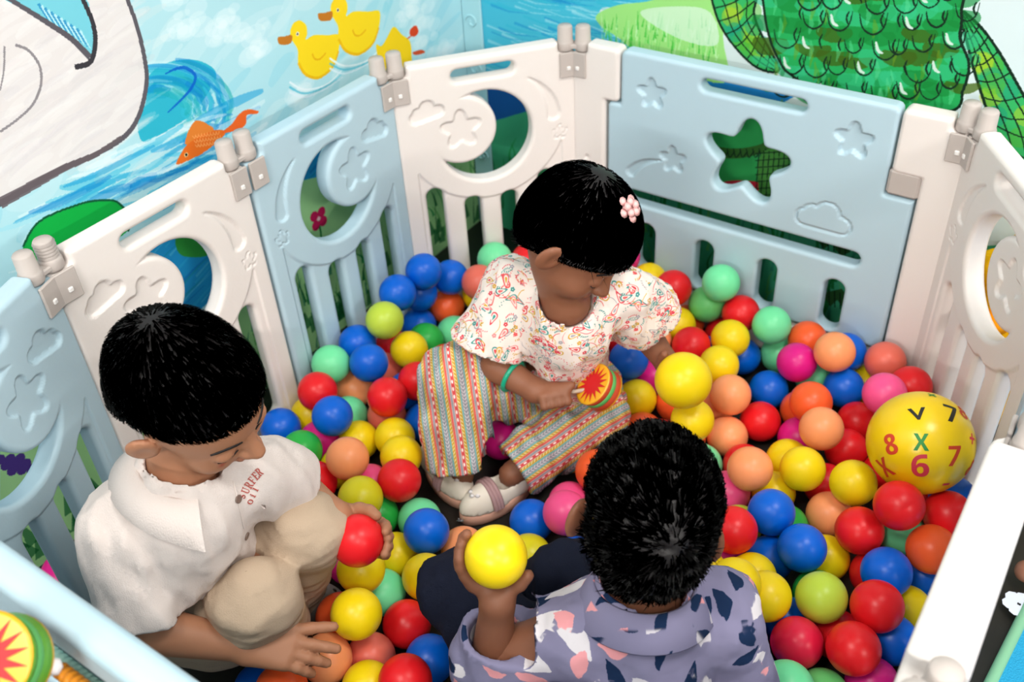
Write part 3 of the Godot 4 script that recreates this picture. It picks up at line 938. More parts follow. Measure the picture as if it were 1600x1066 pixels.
# ---------- the room ----------
func build_room() -> void:
	var wl := plain(Color.WHITE, 0.75, 0.3)
	wl.albedo_texture = paint_left()
	var wb := plain(Color.WHITE, 0.75, 0.3)
	wb.albedo_texture = paint_back()
	var grain := noise_tex(0.03, 512, 3, [], true, 2.0)
	var paint := plain(srgb(222, 228, 230), 0.8, 0.3)
	for m in [wl, wb]:
		m.normal_enabled = true
		m.normal_texture = grain
		m.normal_scale = 0.1
	var rx := Basis(GA, Vector3.UP, -GB)
	# left wall: the mural's field, then the plain paint around it
	var st := new_st()
	for q in [[0.23, 1.63, 0.0, 1.0, true]]:
		var a := pen(WALL_A, q[0], q[2])
		var b := pen(WALL_A, q[1], q[2])
		var up := Vector3(0, q[3] - q[2], 0)
		st.set_uv(Vector2(0, 1)); st.add_vertex(a)
		st.set_uv(Vector2(0, 0)); st.add_vertex(a + up)
		st.set_uv(Vector2(1, 0)); st.add_vertex(b + up)
		st.set_uv(Vector2(0, 1)); st.add_vertex(a)
		st.set_uv(Vector2(1, 0)); st.add_vertex(b + up)
		st.set_uv(Vector2(1, 1)); st.add_vertex(b)
	st.generate_normals()
	st.generate_tangents()
	var w := structure("wall_left", st.commit(), wl, "wall painted with a swan, ducklings and a goldfish on blue water")
	var sb := new_st()
	st_box(sb, Vector3(WALL_A - 0.12, 0, -1.63), Vector3(WALL_A - 0.0005, 2.7, 3.0))
	sb.generate_normals()
	part("plaster", sb.commit(), paint, w, Transform3D(rx, Vector3.ZERO))
	var s2 := new_st()
	var a2 := pen(WALL_A, WALL_B, 0)
	var b2 := pen(WALL_A + 1.5, WALL_B, 0)
	for q in [[a2, 0, 1], [a2 + Vector3.UP, 0, 0], [b2 + Vector3.UP, 1, 0], [a2, 0, 1], [b2 + Vector3.UP, 1, 0], [b2, 1, 1]]:
		s2.set_uv(Vector2(q[1], q[2]))
		s2.add_vertex(q[0])
	s2.generate_normals()
	s2.generate_tangents()
	var w2 := structure("wall_back", s2.commit(), wb, "white wall painted with a green crocodile and a grassy bank")
	var s3 := new_st()
	st_box(s3, Vector3(WALL_A - 0.12, 0, -1.75), Vector3(3.0, 2.7, -1.6305))
	s3.generate_normals()
	part("plaster", s3.commit(), paint, w2, Transform3D(rx, Vector3.ZERO))
	var s4 := new_st()
	st_box(s4, Vector3(3.0, 0, -1.75), Vector3(3.12, 2.7, 3.12))
	s4.generate_normals()
	structure("wall_right", s4.commit(), paint, "plain pale wall", Transform3D(rx, Vector3.ZERO))
	var s5 := new_st()
	st_box(s5, Vector3(WALL_A - 0.12, 0, 3.0), Vector3(3.0, 2.7, 3.12))
	s5.generate_normals()
	structure("wall_front", s5.commit(), paint, "plain pale wall behind the camera", Transform3D(rx, Vector3.ZERO))
	var s6 := new_st()
	st_box(s6, Vector3(WALL_A - 0.12, 2.7, -1.75), Vector3(3.12, 2.8, 3.12))
	s6.generate_normals()
	structure("ceiling", s6.commit(), plain(srgb(240, 240, 238), 0.9, 0.2), "white ceiling", Transform3D(rx, Vector3.ZERO))
	var fm := plain(srgb(62, 58, 54), 0.6, 0.4)
	fm.albedo_texture = noise_tex(0.02, 512, 9, [Color(0.8, 0.8, 0.8), Color(1.1, 1.08, 1.05)])
	fm.uv1_triplanar = true
	fm.uv1_world_triplanar = true
	fm.uv1_scale = Vector3(0.8, 0.8, 0.8)
	var s7 := new_st()
	st_box(s7, Vector3(WALL_A - 0.12, -0.1, -1.75), Vector3(3.12, 0, 3.12))
	s7.generate_normals()
	structure("floor", s7.commit(), fm, "dark grey floor", Transform3D(rx, Vector3.ZERO))
	# moulded strip in the corner of the two walls
	var strip := structure("trim_1", box_mesh(Vector3(0.05, 1.0, 0.006), 0.002), plain(srgb(168, 214, 224), 0.6), "painted strip of scroll moulding in the corner of the walls", Transform3D(rx, pen(WALL_A + 0.026, WALL_B - 0.003, 0.5)))
	for k in 9:
		var pts := []
		for s in 15:
			var a := s * 0.5
			var r := 0.017 * (1.0 - s / 17.0)
			pts.append(Vector3(cos(a) * r * (1 if k % 2 else -1), sin(a) * r - 0.42 + k * 0.105, 0.004))
		part("scroll", tube(pts, 0.0022, 6), strip.material_override, strip)

const LAMPS := [[0.5, 0.9, 2.2, "square ceiling light over the right side of the pen"], [-0.5, -0.7, 2.6, "square ceiling light near the left wall"], [1.2, -0.9, 2.6, "square ceiling light over the play mat"]]
const TUBES := [[0.3, -2.95, 0, 6.0, "white tube light on the wall opposite the crocodile"], [2.95, -0.2, 1, 5.0, "white tube light on the wall opposite the swan"]]
func build_lights() -> void:
	# LED panels in the ceiling
	var glow := plain(Color.WHITE, 0.5)
	glow.emission_enabled = true
	glow.emission = Color(1.0, 0.985, 0.96)
	glow.emission_energy_multiplier = 4.0
	var rx := Basis(GA, Vector3.UP, -GB)
	for q in LAMPS:
		var at := pen(q[0], q[1], 2.695)
		var t := thing("ceiling_light", q[3], "ceiling light", at, "square light panels in the ceiling")
		part("frame", box_mesh(Vector3(0.64, 0.02, 0.64), 0.004), plain(srgb(235, 235, 235), 0.5), t, Transform3D(rx, Vector3(0, -0.006, 0)))
		part("lamp_diffuser", box_mesh(Vector3(0.6, 0.006, 0.6), 0.002), glow, t, Transform3D(rx, Vector3(0, -0.017, 0)))
		var l := AreaLight3D.new()
		l.name = "panel_light"
		l.area_size = Vector2(0.6, 0.6)
		l.light_color = Color(1.0, 0.985, 0.955)
		l.light_energy = q[2]
		l.shadow_enabled = true
		l.area_range = 8.0
		l.area_attenuation = 2.0
		t.add_child(l)
		l.transform = Transform3D(Basis(GA, GB, Vector3.UP), Vector3(0, -0.024, 0))
	# tube lights high on the two plain walls
	for q in TUBES:
		var out := GB if q[2] == 0 else -GA
		var run := GA if q[2] == 0 else GB
		var t := thing("tube_light", q[4], "tube light", pen(q[0], q[1], 2.15), "tube lights on the plain walls")
		var bs := Basis(run, Vector3.UP, run.cross(Vector3.UP))
		part("batten", box_mesh(Vector3(1.26, 0.06, 0.04), 0.006), plain(srgb(238, 238, 238), 0.5), t, Transform3D(bs, -out * 0.02))
		var pts := [-run * 0.6 + out * 0.02, run * 0.6 + out * 0.02]
		part("lamp_tube", tube(pts, 0.016, 16), glow, t)
		var l := AreaLight3D.new()
		l.name = "tube_glow"
		l.area_size = Vector2(1.2, 0.04)
		l.light_color = Color(1.0, 0.985, 0.96)
		l.light_energy = q[3]
		l.shadow_enabled = true
		l.area_range = 9.0
		l.area_attenuation = 2.0
		t.add_child(l)
		var z := (-out * 0.9 + Vector3.UP * 0.43).normalized()
		var x := Vector3.UP.cross(z).normalized()
		l.transform = Transform3D(Basis(x, z.cross(x), z), out * 0.042)
const BALLS := [
	"B",-0.164,0.175,-1.618, "B",-0.214,0.164,-1.567, "L",-0.237,0.151,-1.499, "B",-0.189,0.036,-1.627, "Y",-0.198,0.085,-1.488, "B",-0.294,0.107,-1.490,
	"M",-0.339,0.108,-1.432, "B",-0.267,0.112,-1.423, "B",-0.116,0.119,-1.673, "B",-0.180,0.108,-1.639, "T",-0.130,0.048,-1.669, "Y",-0.061,0.063,-1.686,
	"M",-0.024,0.140,-1.696, "S",-0.057,0.130,-1.632, "R",0.045,0.121,-1.712, "M",-0.048,0.036,-1.620, "M",-0.116,0.036,-1.593, "G",-0.171,0.056,-1.549,
	"R",-0.131,0.047,-1.489, "R",-0.357,0.103,-1.362, "O",-0.306,0.036,-1.439, "R",-0.229,0.104,-1.333, "R",-0.178,0.091,-1.387, "S",-0.252,0.036,-1.489,
	"R",-0.240,0.036,-1.561, "B",-0.324,0.100,-1.297, "B",-0.426,0.060,-1.319, "Y",-0.384,0.036,-1.374, "M",-0.312,0.036,-1.367, "S",-0.240,0.036,-1.359,
	"Y",-0.219,0.054,-1.280, "B",-0.170,0.036,-1.335, "B",-0.207,0.036,-1.426, "P",-0.359,0.036,-1.305, "Y",-0.287,0.036,-1.298, "O",-0.286,0.108,-1.181,
	"G",-0.377,0.072,-1.244, "K",-0.258,0.036,-1.186, "Y",-0.202,0.074,-1.212, "R",-0.200,0.089,-1.141, "Y",-0.315,0.036,-1.231, "R",-0.345,0.066,-1.172,
	"C",-0.258,0.104,-1.093, "G",-0.242,0.036,-1.115, "M",-0.171,0.036,-1.100, "B",-0.153,0.086,-1.031, "R",-0.411,0.036,-1.159, "Y",-0.207,0.036,-1.030,
	"Y",-0.155,0.062,-0.962, "R",-0.315,0.036,-1.112, "O",-0.347,0.036,-1.047, "P",-0.279,0.037,-1.020, "M",-0.224,0.036,-0.959, "Y",-0.242,0.126,-0.855,
	"Y",-0.246,0.105,-0.949, "R",-0.184,0.036,-0.898, "O",-0.288,0.078,-0.819, "S",-0.234,0.036,-0.845, "Y",-0.229,0.066,-0.778, "R",-0.172,0.106,-0.757,
	"B",-0.148,0.036,-0.835, "O",-0.099,0.036,-1.033, "B",-0.388,0.037,-0.806, "T",-0.276,0.073,-0.891, "T",-0.343,0.083,-0.771, "C",0.004,0.036,-1.009,
	"B",0.012,0.036,-1.081, "K",0.066,0.079,-1.056, "K",0.077,0.036,-1.114, "T",0.125,0.087,-1.134, "B",0.076,0.036,-0.997, "K",-0.016,0.036,-1.411,
	"P",-0.032,0.036,-1.275, "B",-0.049,0.036,-1.346, "P",0.234,0.146,-1.667, "Y",0.284,0.108,-1.630, "R",0.322,0.128,-1.571, "M",0.404,0.163,-1.529,
	"E",0.386,0.097,-1.553, "R",0.443,0.102,-1.509, "M",0.486,0.116,-1.449, "Y",0.324,0.074,-1.522, "R",0.335,0.089,-1.438, "Y",0.407,0.101,-1.436,
	"B",0.439,0.039,-1.457, "M",0.512,0.036,-1.458, "O",0.267,0.083,-1.470, "Y",0.170,0.036,-1.548, "R",0.196,0.106,-1.463, "G",0.238,0.036,-1.518,
	"K",0.179,0.036,-1.476, "T",0.354,0.036,-1.577, "R",0.418,0.036,-1.529, "R",0.295,0.036,-1.621, "B",0.229,0.036,-1.591, "Y",0.220,0.052,-1.341,
	"T",0.291,0.036,-1.340, "R",0.241,0.073,-1.210, "Y",0.291,0.125,-1.199, "O",0.376,0.095,-1.288, "O",0.366,0.036,-1.245, "R",0.432,0.036,-1.277,
	"B",0.467,0.036,-1.359, "T",0.294,0.036,-1.254, "O",0.363,0.036,-1.329, "M",0.308,0.036,-1.182, "O",0.366,0.105,-1.099, "Y",0.451,0.047,-1.168,
	"R",0.380,0.036,-1.174, "B",0.185,0.036,-1.403, "P",0.186,0.036,-1.179, "G",0.377,0.040,-1.403, "Y",0.371,0.101,-1.363, "P",0.258,0.036,-1.414,
	"B",0.369,0.036,-1.475, "B",0.211,0.104,-1.391, "T",0.221,0.036,-1.270, "T",0.551,0.091,-1.429, "P",0.514,0.092,-1.366, "O",0.569,0.133,-1.340,
	"B",0.610,0.092,-1.385, "M",0.559,0.036,-1.381, "B",0.590,0.063,-1.321, "S",0.663,0.105,-1.337, "K",0.615,0.139,-1.216, "R",0.675,0.118,-1.252,
	"T",0.503,0.107,-1.242, "Y",0.648,0.036,-1.356, "R",0.596,0.044,-1.251, "O",0.499,0.115,-1.169, "P",0.488,0.036,-1.230, "R",0.558,0.041,-1.189,
	"Y",0.451,0.098,-1.098, "Y",0.515,0.111,-1.049, "O",0.486,0.045,-1.046, "T",0.510,0.036,-1.299, "Y",0.413,0.036,-1.107, "K",0.340,0.038,-1.113,
	"B",0.380,0.097,-1.013, "R",0.502,0.036,-1.117, "R",0.312,0.108,-0.974, "R",0.501,0.096,-0.967, "B",0.409,0.093,-0.944, "B",0.374,0.036,-0.973,
	"Y",0.459,0.036,-0.967, "L",0.341,0.036,-1.039, "G",0.414,0.036,-1.034, "Y",0.332,0.064,-0.920, "P",0.299,0.036,-0.979, "Y",0.260,0.072,-0.928,
	"R",0.522,0.036,-0.931, "Y",0.333,0.101,-0.857, "L",0.409,0.102,-0.848, "B",0.515,0.096,-0.888, "R",0.475,0.115,-0.818, "Q",0.365,0.072,-0.798,
	"R",0.428,0.101,-0.764, "P",0.300,0.036,-0.831, "M",0.327,0.094,-0.717, "E",0.388,0.036,-0.738, "P",0.460,0.036,-0.751, "B",0.593,0.036,-0.921,
	"B",0.504,0.049,-0.808, "B",0.313,0.036,-0.760, "B",0.367,0.036,-0.861, "G",0.427,0.036,-0.902, "R",0.436,0.036,-0.830, "Y",0.282,0.151,-0.844,
	"M",0.260,0.083,-0.743, "R",0.542,0.165,-0.951, "B",0.667,0.085,-1.026, "R",0.631,0.115,-0.970, "M",0.574,0.071,-0.981, "T",0.587,0.109,-0.913,
	"R",0.605,0.036,-1.133, "R",0.670,0.036,-1.099, "R",0.617,0.036,-1.048, "B",0.638,0.036,-0.978, "Y",0.548,0.036,-0.864, "V",0.057,0.036,-0.919,
	"P",-0.736,0.036,-1.038]
const BIG := Vector3(0.2682, 0.2245, -1.1875)
const NUMBER := Vector3(0.6003, 0.1950, -1.0442)
const HELD_RED := Vector3(-0.2264, 0.2369, -0.8916)
const HELD_YELLOW := Vector3(-0.0353, 0.3639, -0.7444)

# ---------- balls ----------
const BALL_R := 0.036
const INKS := {"B": [0, 100, 216, "blue"], "Y": [248, 216, 18, "yellow"], "R": [234, 28, 36, "red"], "M": [120, 232, 168, "mint green"], "G": [44, 178, 72, "green"], "O": [255, 160, 106, "peach orange"],
	"T": [250, 98, 46, "deep orange"], "L": [190, 214, 70, "lime green"], "P": [228, 28, 140, "magenta"], "K": [246, 84, 144, "rose pink"], "S": [234, 112, 94, "salmon"],
	"C": [218, 206, 26, "greenish yellow"], "E": [112, 212, 122, "leaf green"], "Q": [226, 28, 66, "crimson"], "V": [150, 40, 168, "violet"]}
var ball_mats := {}

func ball_mat(k: String) -> StandardMaterial3D:
	if not ball_mats.has(k):
		var c: Array = INKS[k]
		var m := plain(srgb(c[0], c[1], c[2]), 0.34, 0.42)
		m.subsurf_scatter_enabled = true
		m.subsurf_scatter_strength = 0.06
		ball_mats[k] = m
	return ball_mats[k]

func sphere(r: float) -> SphereMesh:
	var s := SphereMesh.new()
	s.radius = r
	s.height = 2 * r
	s.radial_segments = 48
	s.rings = 24
	return s

func ball_label(k: String, p: Vector3) -> Array:      # label and group, by what lies beside the ball
	var c: String = INKS[k][3]
	var spots := [["near the pair of sandals", on_y(745, 800, 0.04), 0.17], ["by the knees of the child in cream", on_y(520, 900, 0.1), 0.16], ["in front of the light blue gate", on_y(1150, 470, 0.1), 0.22], ["by the corner of blue and white panels", on_y(650, 470, 0.1), 0.2],
		["around the large ball with digits", on_y(1437, 720, 0.1), 0.17], ["beside the child in leaf print", on_y(1200, 980, 0.1), 0.16]]
	spots.append_array([["between the children in cream and leaf print", on_y(630, 960, 0.05), 0.13], ["beside the striped trouser knee", on_y(620, 640, 0.08), 0.15], ["around the larger yellow ball", on_y(1067, 610, 0.1), 0.13], ["along the white panel by the play mat", on_y(1440, 900, 0.06), 0.13], ["in front of the child in leaf print", on_y(1150, 740, 0.08), 0.14]])
	var c2 := c + (" ball resting on others" if p.y > 0.085 else " plastic ball")
	for s in spots:
		if Vector2(p.x - s[1].x, p.z - s[1].z).length() < s[2]: return ["small %s %s" % [c2, s[0]], "%s balls %s" % [c, s[0]]]
	return ["small %s in the middle of the pen" % c2, "%s balls in the middle of the pen" % c]

func build_balls() -> void:
	var mesh := sphere(BALL_R)
	for i in range(0, BALLS.size(), 4):
		var p := Vector3(BALLS[i + 1], BALLS[i + 2], BALLS[i + 3])
		var o := part("play_ball", mesh, ball_mat(BALLS[i]), self, Transform3D(Basis.from_euler(Vector3(i * 0.7, i * 1.3, i * 0.4)), p))
		var l := ball_label(BALLS[i], p)
		tag(o, l[0], "ball", l[1])
	tag(part("play_ball", sphere(0.0455), ball_mat("Y"), self, Transform3D(Basis.IDENTITY, BIG)), "larger yellow ball under an outstretched hand", "ball")
	tag(part("play_ball", sphere(0.0358), ball_mat("R"), self, Transform3D(Basis.IDENTITY, HELD_RED)), "red ball held in the hand of the child in cream", "ball")
	tag(part("play_ball", sphere(0.0366), ball_mat("Y"), self, Transform3D(Basis.IDENTITY, HELD_YELLOW)), "yellow ball held up by the child in leaf print", "ball")
	# the large ball printed with digits
	var r := 0.077
	var t := thing("number_ball", "large yellow ball printed with coloured digits and signs", "ball", NUMBER)
	part("shell", sphere(r), plain(srgb(240, 200, 10), 0.28, 0.5), t)
	var inks := {"r": plain(srgb(205, 60, 30), 0.5), "k": plain(srgb(30, 30, 26), 0.5), "g": plain(srgb(24, 130, 48), 0.5), "m": plain(srgb(206, 50, 70), 0.5)}
	for q in [["8", -0.8, 0.02, 0.3, "r", 0.034], ["X", -0.36, 0.1, 0.0, "g", 0.028], ["6", -0.36, -0.36, 0.0, "m", 0.04], ["7", 0.24, -0.16, 0.0, "r", 0.034], ["7", 0.29, 0.62, -0.4, "k", 0.036], ["<", -0.33, 0.62, 1.75, "k", 0.038], ["+", 0.68, 0.14, -0.2, "m", 0.028], ["8", 0.72, -0.43, -0.5, "r", 0.03], ["-", 0.22, -0.68, 0.1, "m", 0.034], ["X", -0.82, -0.45, 0.4, "r", 0.034], ["8", 0.62, 0.62, -0.9, "r", 0.03], ["+", 0.1, 0.94, 0.3, "g", 0.024], ["9", 0.98, -0.02, -0.3, "k", 0.034]]:
		var z := sqrt(maxf(0.0, 1.0 - q[1] * q[1] - q[2] * q[2]))
		var n := camdir(q[1], q[2], z)
		var up := (cam_y - n * cam_y.dot(n)).normalized().rotated(n, q[3])
		part("printed_sign", round_text(q[0], q[5] * 0.88, r + 0.0004), inks[q[4]], t, Transform3D(Basis(up.cross(n), up, n), Vector3.ZERO))

func round_text(text: String, size: float, r: float) -> ArrayMesh:       # lettering that lies on a ball of radius r, around +z
	var tm := TextMesh.new()
	var sf := SystemFont.new()
	sf.font_names = PackedStringArray(["Droid Sans"])
	sf.font_weight = 700
	tm.font = sf
	tm.text = text
	tm.font_size = 64
	tm.pixel_size = size / 46.0
	tm.depth = 0.0
	tm.curve_step = 2.0
	var st := new_st()
	for s in tm.get_surface_count():
		var a := tm.surface_get_arrays(s)
		var vs: PackedVector3Array = a[Mesh.ARRAY_VERTEX]
		var idx: PackedInt32Array = a[Mesh.ARRAY_INDEX]
		for k in range(0, idx.size(), 3): split_tri(st, vs[idx[k]], vs[idx[k + 1]], vs[idx[k + 2]], r, 2)
	return st.commit()

func split_tri(st: SurfaceTool, a: Vector3, b: Vector3, c: Vector3, r: float, n: int) -> void:
	if n > 0:
		var ab := (a + b) * 0.5
		var bc := (b + c) * 0.5
		var ca := (c + a) * 0.5
		split_tri(st, a, ab, ca, r, n - 1)
		split_tri(st, ab, b, bc, r, n - 1)
		split_tri(st, ca, bc, c, r, n - 1)
		split_tri(st, ab, bc, ca, r, n - 1)
		return
	for p in [a, b, c]:
		var d := Vector3(sin(p.x / r) * cos(p.y / r), sin(p.y / r), cos(p.x / r) * cos(p.y / r))
		st.set_normal(d)
		st.add_vertex(d * r)

# ---------- toys ----------
func star_disc(r: float, rim: float) -> ArrayMesh:      # pointed sunburst lying on +y
	var st := new_st()
	st.set_normal(Vector3.UP)
	for k in 16:
		var a := TAU * k / 16
		var b := TAU * (k + 1) / 16
		var m := (a + b) * 0.5
		for v in [Vector3.ZERO, Vector3(cos(m), 0, sin(m)) * rim, Vector3(cos(b), 0, sin(b)) * r * 0.5, Vector3.ZERO, Vector3(cos(a), 0, sin(a)) * r * 0.5, Vector3(cos(m), 0, sin(m)) * rim]:
			st.set_normal(Vector3.UP)
			st.add_vertex(v)
	return st.commit()

func toy_drum(parent: Node3D, r: float, h: float, body: Color, xf: Transform3D) -> void:     # a rattle drum with its axis on y
	var side := part("drum_body", lathe([Vector2(0, -h * 0.5), Vector2(r * 0.96, -h * 0.5), Vector2(r, -h * 0.44), Vector2(r * 0.93, -h * 0.2), Vector2(r * 0.9, 0), Vector2(r * 0.93, h * 0.2), Vector2(r, h * 0.44), Vector2(r * 0.96, h * 0.5), Vector2(0, h * 0.5)], 32), plain(body, 0.4), parent, xf)
	for s in [1.0, -1.0]:
		var f := Transform3D(Basis(Vector3.RIGHT, PI) if s < 0 else Basis.IDENTITY, Vector3(0, s * (h * 0.5 + 0.0006), 0))
		part("gold_rim", lathe([Vector2(r * 0.97, -0.002), Vector2(r * 1.0, 0.0006), Vector2(r * 0.9, 0.001), Vector2(0, 0.001)], 32), plain(srgb(236, 172, 30), 0.35, 0.6), side, f).set_meta("label", "glittering gold drum head")
		part("sunburst", star_disc(r * 0.92, r * 0.93), plain(srgb(206, 20, 26), 0.5), side, f.translated_local(Vector3(0, 0.0018, 0))).set_meta("label", "red pointed sunburst")
	part("braid", lathe([Vector2(r * 0.935, -h * 0.14), Vector2(r * 0.96, -h * 0.1), Vector2(r * 0.955, h * 0.1), Vector2(r * 0.93, h * 0.14)], 32), plain(srgb(90, 170, 90), 0.6), side).set_meta("label", "green braid band")

func build_toys() -> void:
	# rattle drum lying outside the pen, at the lower left
	var c := on_y(-8, 1034, 0.585)
	var t := thing("rattle_drum", "green toy rattle drum with a red and gold head, outside the pen", "toy drum", c)
	var ax := camdir(0.0, 0.32, 0.95)
	var side := ax.cross(Vector3.UP).normalized()
	var bs := Basis(side, ax, side.cross(ax))
	toy_drum(t, 0.04, 0.036, srgb(92, 160, 34), Transform3D(bs, Vector3.ZERO))
	var s0 := on_y(36, 1022, 0.585) - c
	var s1 := on_y(76, 1040, 0.56) - c
	var cord := part("cord", tube([s0, s0.lerp(s1, 0.35) + Vector3(0, 0.006, 0), s0.lerp(s1, 0.7) + Vector3(0, 0.003, 0), s1], 0.0022, 8), plain(srgb(214, 20, 110), 0.6), t)
	cord.set_meta("label", "magenta cord")
	part("bead", lathe([Vector2(0, -0.007), Vector2(0.006, -0.006), Vector2(0.0085, 0), Vector2(0.006, 0.006), Vector2(0, 0.007)], 16), plain(srgb(232, 222, 222), 0.4), cord, Transform3D(Basis(side, camdir(0.9, -0.3, 0.2), side.cross(camdir(0.9, -0.3, 0.2))).orthonormalized(), s1 + (s1 - s0).normalized() * 0.004))
	var stick := part("stick", tube([-ax * 0.012 - Vector3(0, 0.035, 0), pen(c.dot(GA) - 0.06, c.dot(GB) - 0.1, 0.004) - c], 0.006, 8), plain(srgb(160, 120, 80), 0.6), t)
	stick.set_meta("label", "wooden stick")
	# ribbed tubes hung on the outer face of the long panel
	for k in 2:
		var a := on_y([70, 92][k], [1014, 1046][k], [0.485, 0.5][k])
		var prof := []
		for s in 12:
			prof.append_array([Vector2(0.0062, s * 0.0075), Vector2(0.0078, s * 0.0075 + 0.002), Vector2(0.0078, s * 0.0075 + 0.0055), Vector2(0.0062, s * 0.0075 + 0.0072)])
		prof.push_front(Vector2(0, 0))
		prof.append(Vector2(0, 0.0897))
		var d := GA
		var u := Vector3.UP
		var o := part("ribbed_tube", lathe(prof, 20), plain([srgb(150, 190, 176), srgb(226, 140, 20)][k], 0.45), self, Transform3D(Basis(u.cross(d), d, u).orthonormalized(), a))
		tag(o, ["pale green ribbed toy tube on the outside of the long panel", "orange ribbed toy tube beside the drum's bead"][k], "toy")
	# yellow plush toy behind the panel beside the gate
	var pc := pen(-0.103, 1.536, 0.0)
	var p := thing("plush_toy", "yellow plush toy with orange feet behind the white panel", "plush toy", pc)
	var f := Field.new(Vector3(-0.14, -0.02, -0.14), Vector3(0.14, 0.5, 0.14), 0.008)
	f.cone(Vector3(0, 0.085, 0), Vector3(0, 0.30, 0), 0.078, 0.072, 0.03)
	f.ell(Vector3(0, 0.31, 0), Vector3(0.06, 0.06, 0.06), Basis.IDENTITY, 0.02)
	var fur := FastNoiseLite.new()
	fur.frequency = 28.0
	fur.seed = 4
	f.wrinkle(fur, 0.012)
	var d := f.nets()
	var fm := plain(srgb(238, 184, 24), 0.95, 0.1)
	part("furry_body", make_mesh(d.v, d.n, d.i), fm, p)
	for s in [-1.0, 1.0]:
		var g := Field.new(Vector3(-0.06, -0.05, -0.1), Vector3(0.06, 0.05, 0.06), 0.006)
		g.cone(Vector3(0, 0, 0.01), Vector3(0, 0.004, -0.045), 0.026, 0.032, 0.01)
		for q in [-0.022, 0.022]: g.cone(Vector3(q * 0.4, 0.002, -0.045), Vector3(q, 0.004, -0.068), 0.02, 0.019, 0.008)
		var e := g.nets()
		var face := -GA * 0.82 - GB * 0.57
		var bz := -face.normalized()
		part("foot", make_mesh(e.v, e.n, e.i), plain(srgb(240, 150, 20), 0.9, 0.15), p, Transform3D(Basis(Vector3.UP.cross(bz), Vector3.UP, bz), bz * 0.006 + Vector3.UP.cross(bz) * 0.03 * s + Vector3(0, 0.255 + s * 0.004, 0))).set_meta("label", "orange plush foot")
	# blue foam play mat beyond the right panel
	var mp := [on_y(1500, 1066, 0), on_y(1600, 872, 0)]
	var dirm: Vector3 = (mp[1] - mp[0]).normalized()
	var out := dirm.cross(Vector3.UP)
	if out.x < 0: out = -out
	var org: Vector3 = mp[0] - dirm * 0.35 + out * 0.034 + Vector3(0, 0.001, 0)
	var mt := thing("play_mat", "blue foam play mat with a yellow-green edge and a white flower", "mat", org)
	var mb := Basis(dirm, Vector3.UP, dirm.cross(Vector3.UP))
	var sgn := 1.0 if mb.z.dot(out) > 0 else -1.0
	var q1 := new_st()
	q1.set_smooth_group(-1)
	st_box(q1, Vector3(0, 0, minf(0, sgn * 0.8)), Vector3(0.9, 0.012, maxf(0, sgn * 0.8)), 0.003)
	q1.generate_normals()
	var mm := plain(srgb(44, 160, 206), 0.6, 0.3)
	mm.normal_enabled = true
	mm.normal_texture = noise_tex(0.15, 256, 31, [], true, 6.0)
	mm.normal_scale = 0.4
	mm.uv1_triplanar = true
	mm.uv1_scale = Vector3(8, 8, 8)
	part("foam_sheet", q1.commit(), mm, mt, Transform3D(mb, Vector3.ZERO))
	part("edging", tube([Vector3.ZERO + Vector3(0, 0.009, 0), dirm * 0.35 + Vector3(0, 0.009, 0), dirm * 0.75 + Vector3(0, 0.009, 0), dirm * 0.9 + Vector3(0, 0.009, 0)], 0.0085, 10), plain(srgb(132, 190, 150), 0.7), mt).set_meta("label", "yellow-green edge binding")
	var deep := new_st()
	var pts := []
	for k in 21:
		var tt := k / 20.0
		pts.append(Vector3(0.2 + tt * 0.5, 0.0126, sgn * (0.075 + 0.075 * sin(tt * 2.2 + 0.3))))
	for k in 20:
		var fa := Vector3(pts[k].x, 0.0126, sgn * 0.79)
		var fb := Vector3(pts[k + 1].x, 0.0126, sgn * 0.79)
		if sgn > 0: quad(deep, pts[k], pts[k + 1], fb, fa)
		else: quad(deep, pts[k], fa, fb, pts[k + 1])
	deep.generate_normals()
	part("printed_pond", deep.commit(), plain(srgb(16, 116, 206), 0.6, 0.3), mt, Transform3D(mb, Vector3.ZERO)).set_meta("label", "darker blue printed pond")
	var fl := new_st()
	var fc: Vector3 = mb.inverse() * (on_y(1592, 945, 0.013) - org)
	for k in 6:
		var a := TAU * k / 6
		for s in 8:
			for v in [Vector3.ZERO, Vector3(cos(TAU * s / 8), 0, sin(TAU * s / 8)) * 0.011, Vector3(cos(TAU * (s + 1) / 8), 0, sin(TAU * (s + 1) / 8)) * 0.011]:
				fl.set_normal(Vector3.UP)
				fl.add_vertex(fc + Vector3(cos(a) * 0.013, 0.0008 + k * 0.0002, sin(a) * 0.013) + v)
	part("printed_flower", fl.commit(), plain(srgb(222, 226, 240), 0.6), mt, Transform3D(mb, Vector3.ZERO)).set_meta("label", "white printed flower")
	# a brown ball at the edge of the picture, on the mat
	var bb := on_y(1604, 894, 0.03)
	tag(part("toy_ball", sphere(0.017), plain(srgb(150, 96, 72), 0.5), self, Transform3D(Basis.IDENTITY, Vector3(bb.x, 0.031, bb.z))), "small brown ball lying on the blue play mat", "ball")

# ---------- people ----------
func frame_of(fwd: Vector3, side: Vector3) -> Basis:       # z looks forward, y up, x to the child's left
	var z := fwd.normalized()
	var x := (side - z * side.dot(z)).normalized()
	return Basis(x, z.cross(x), z)

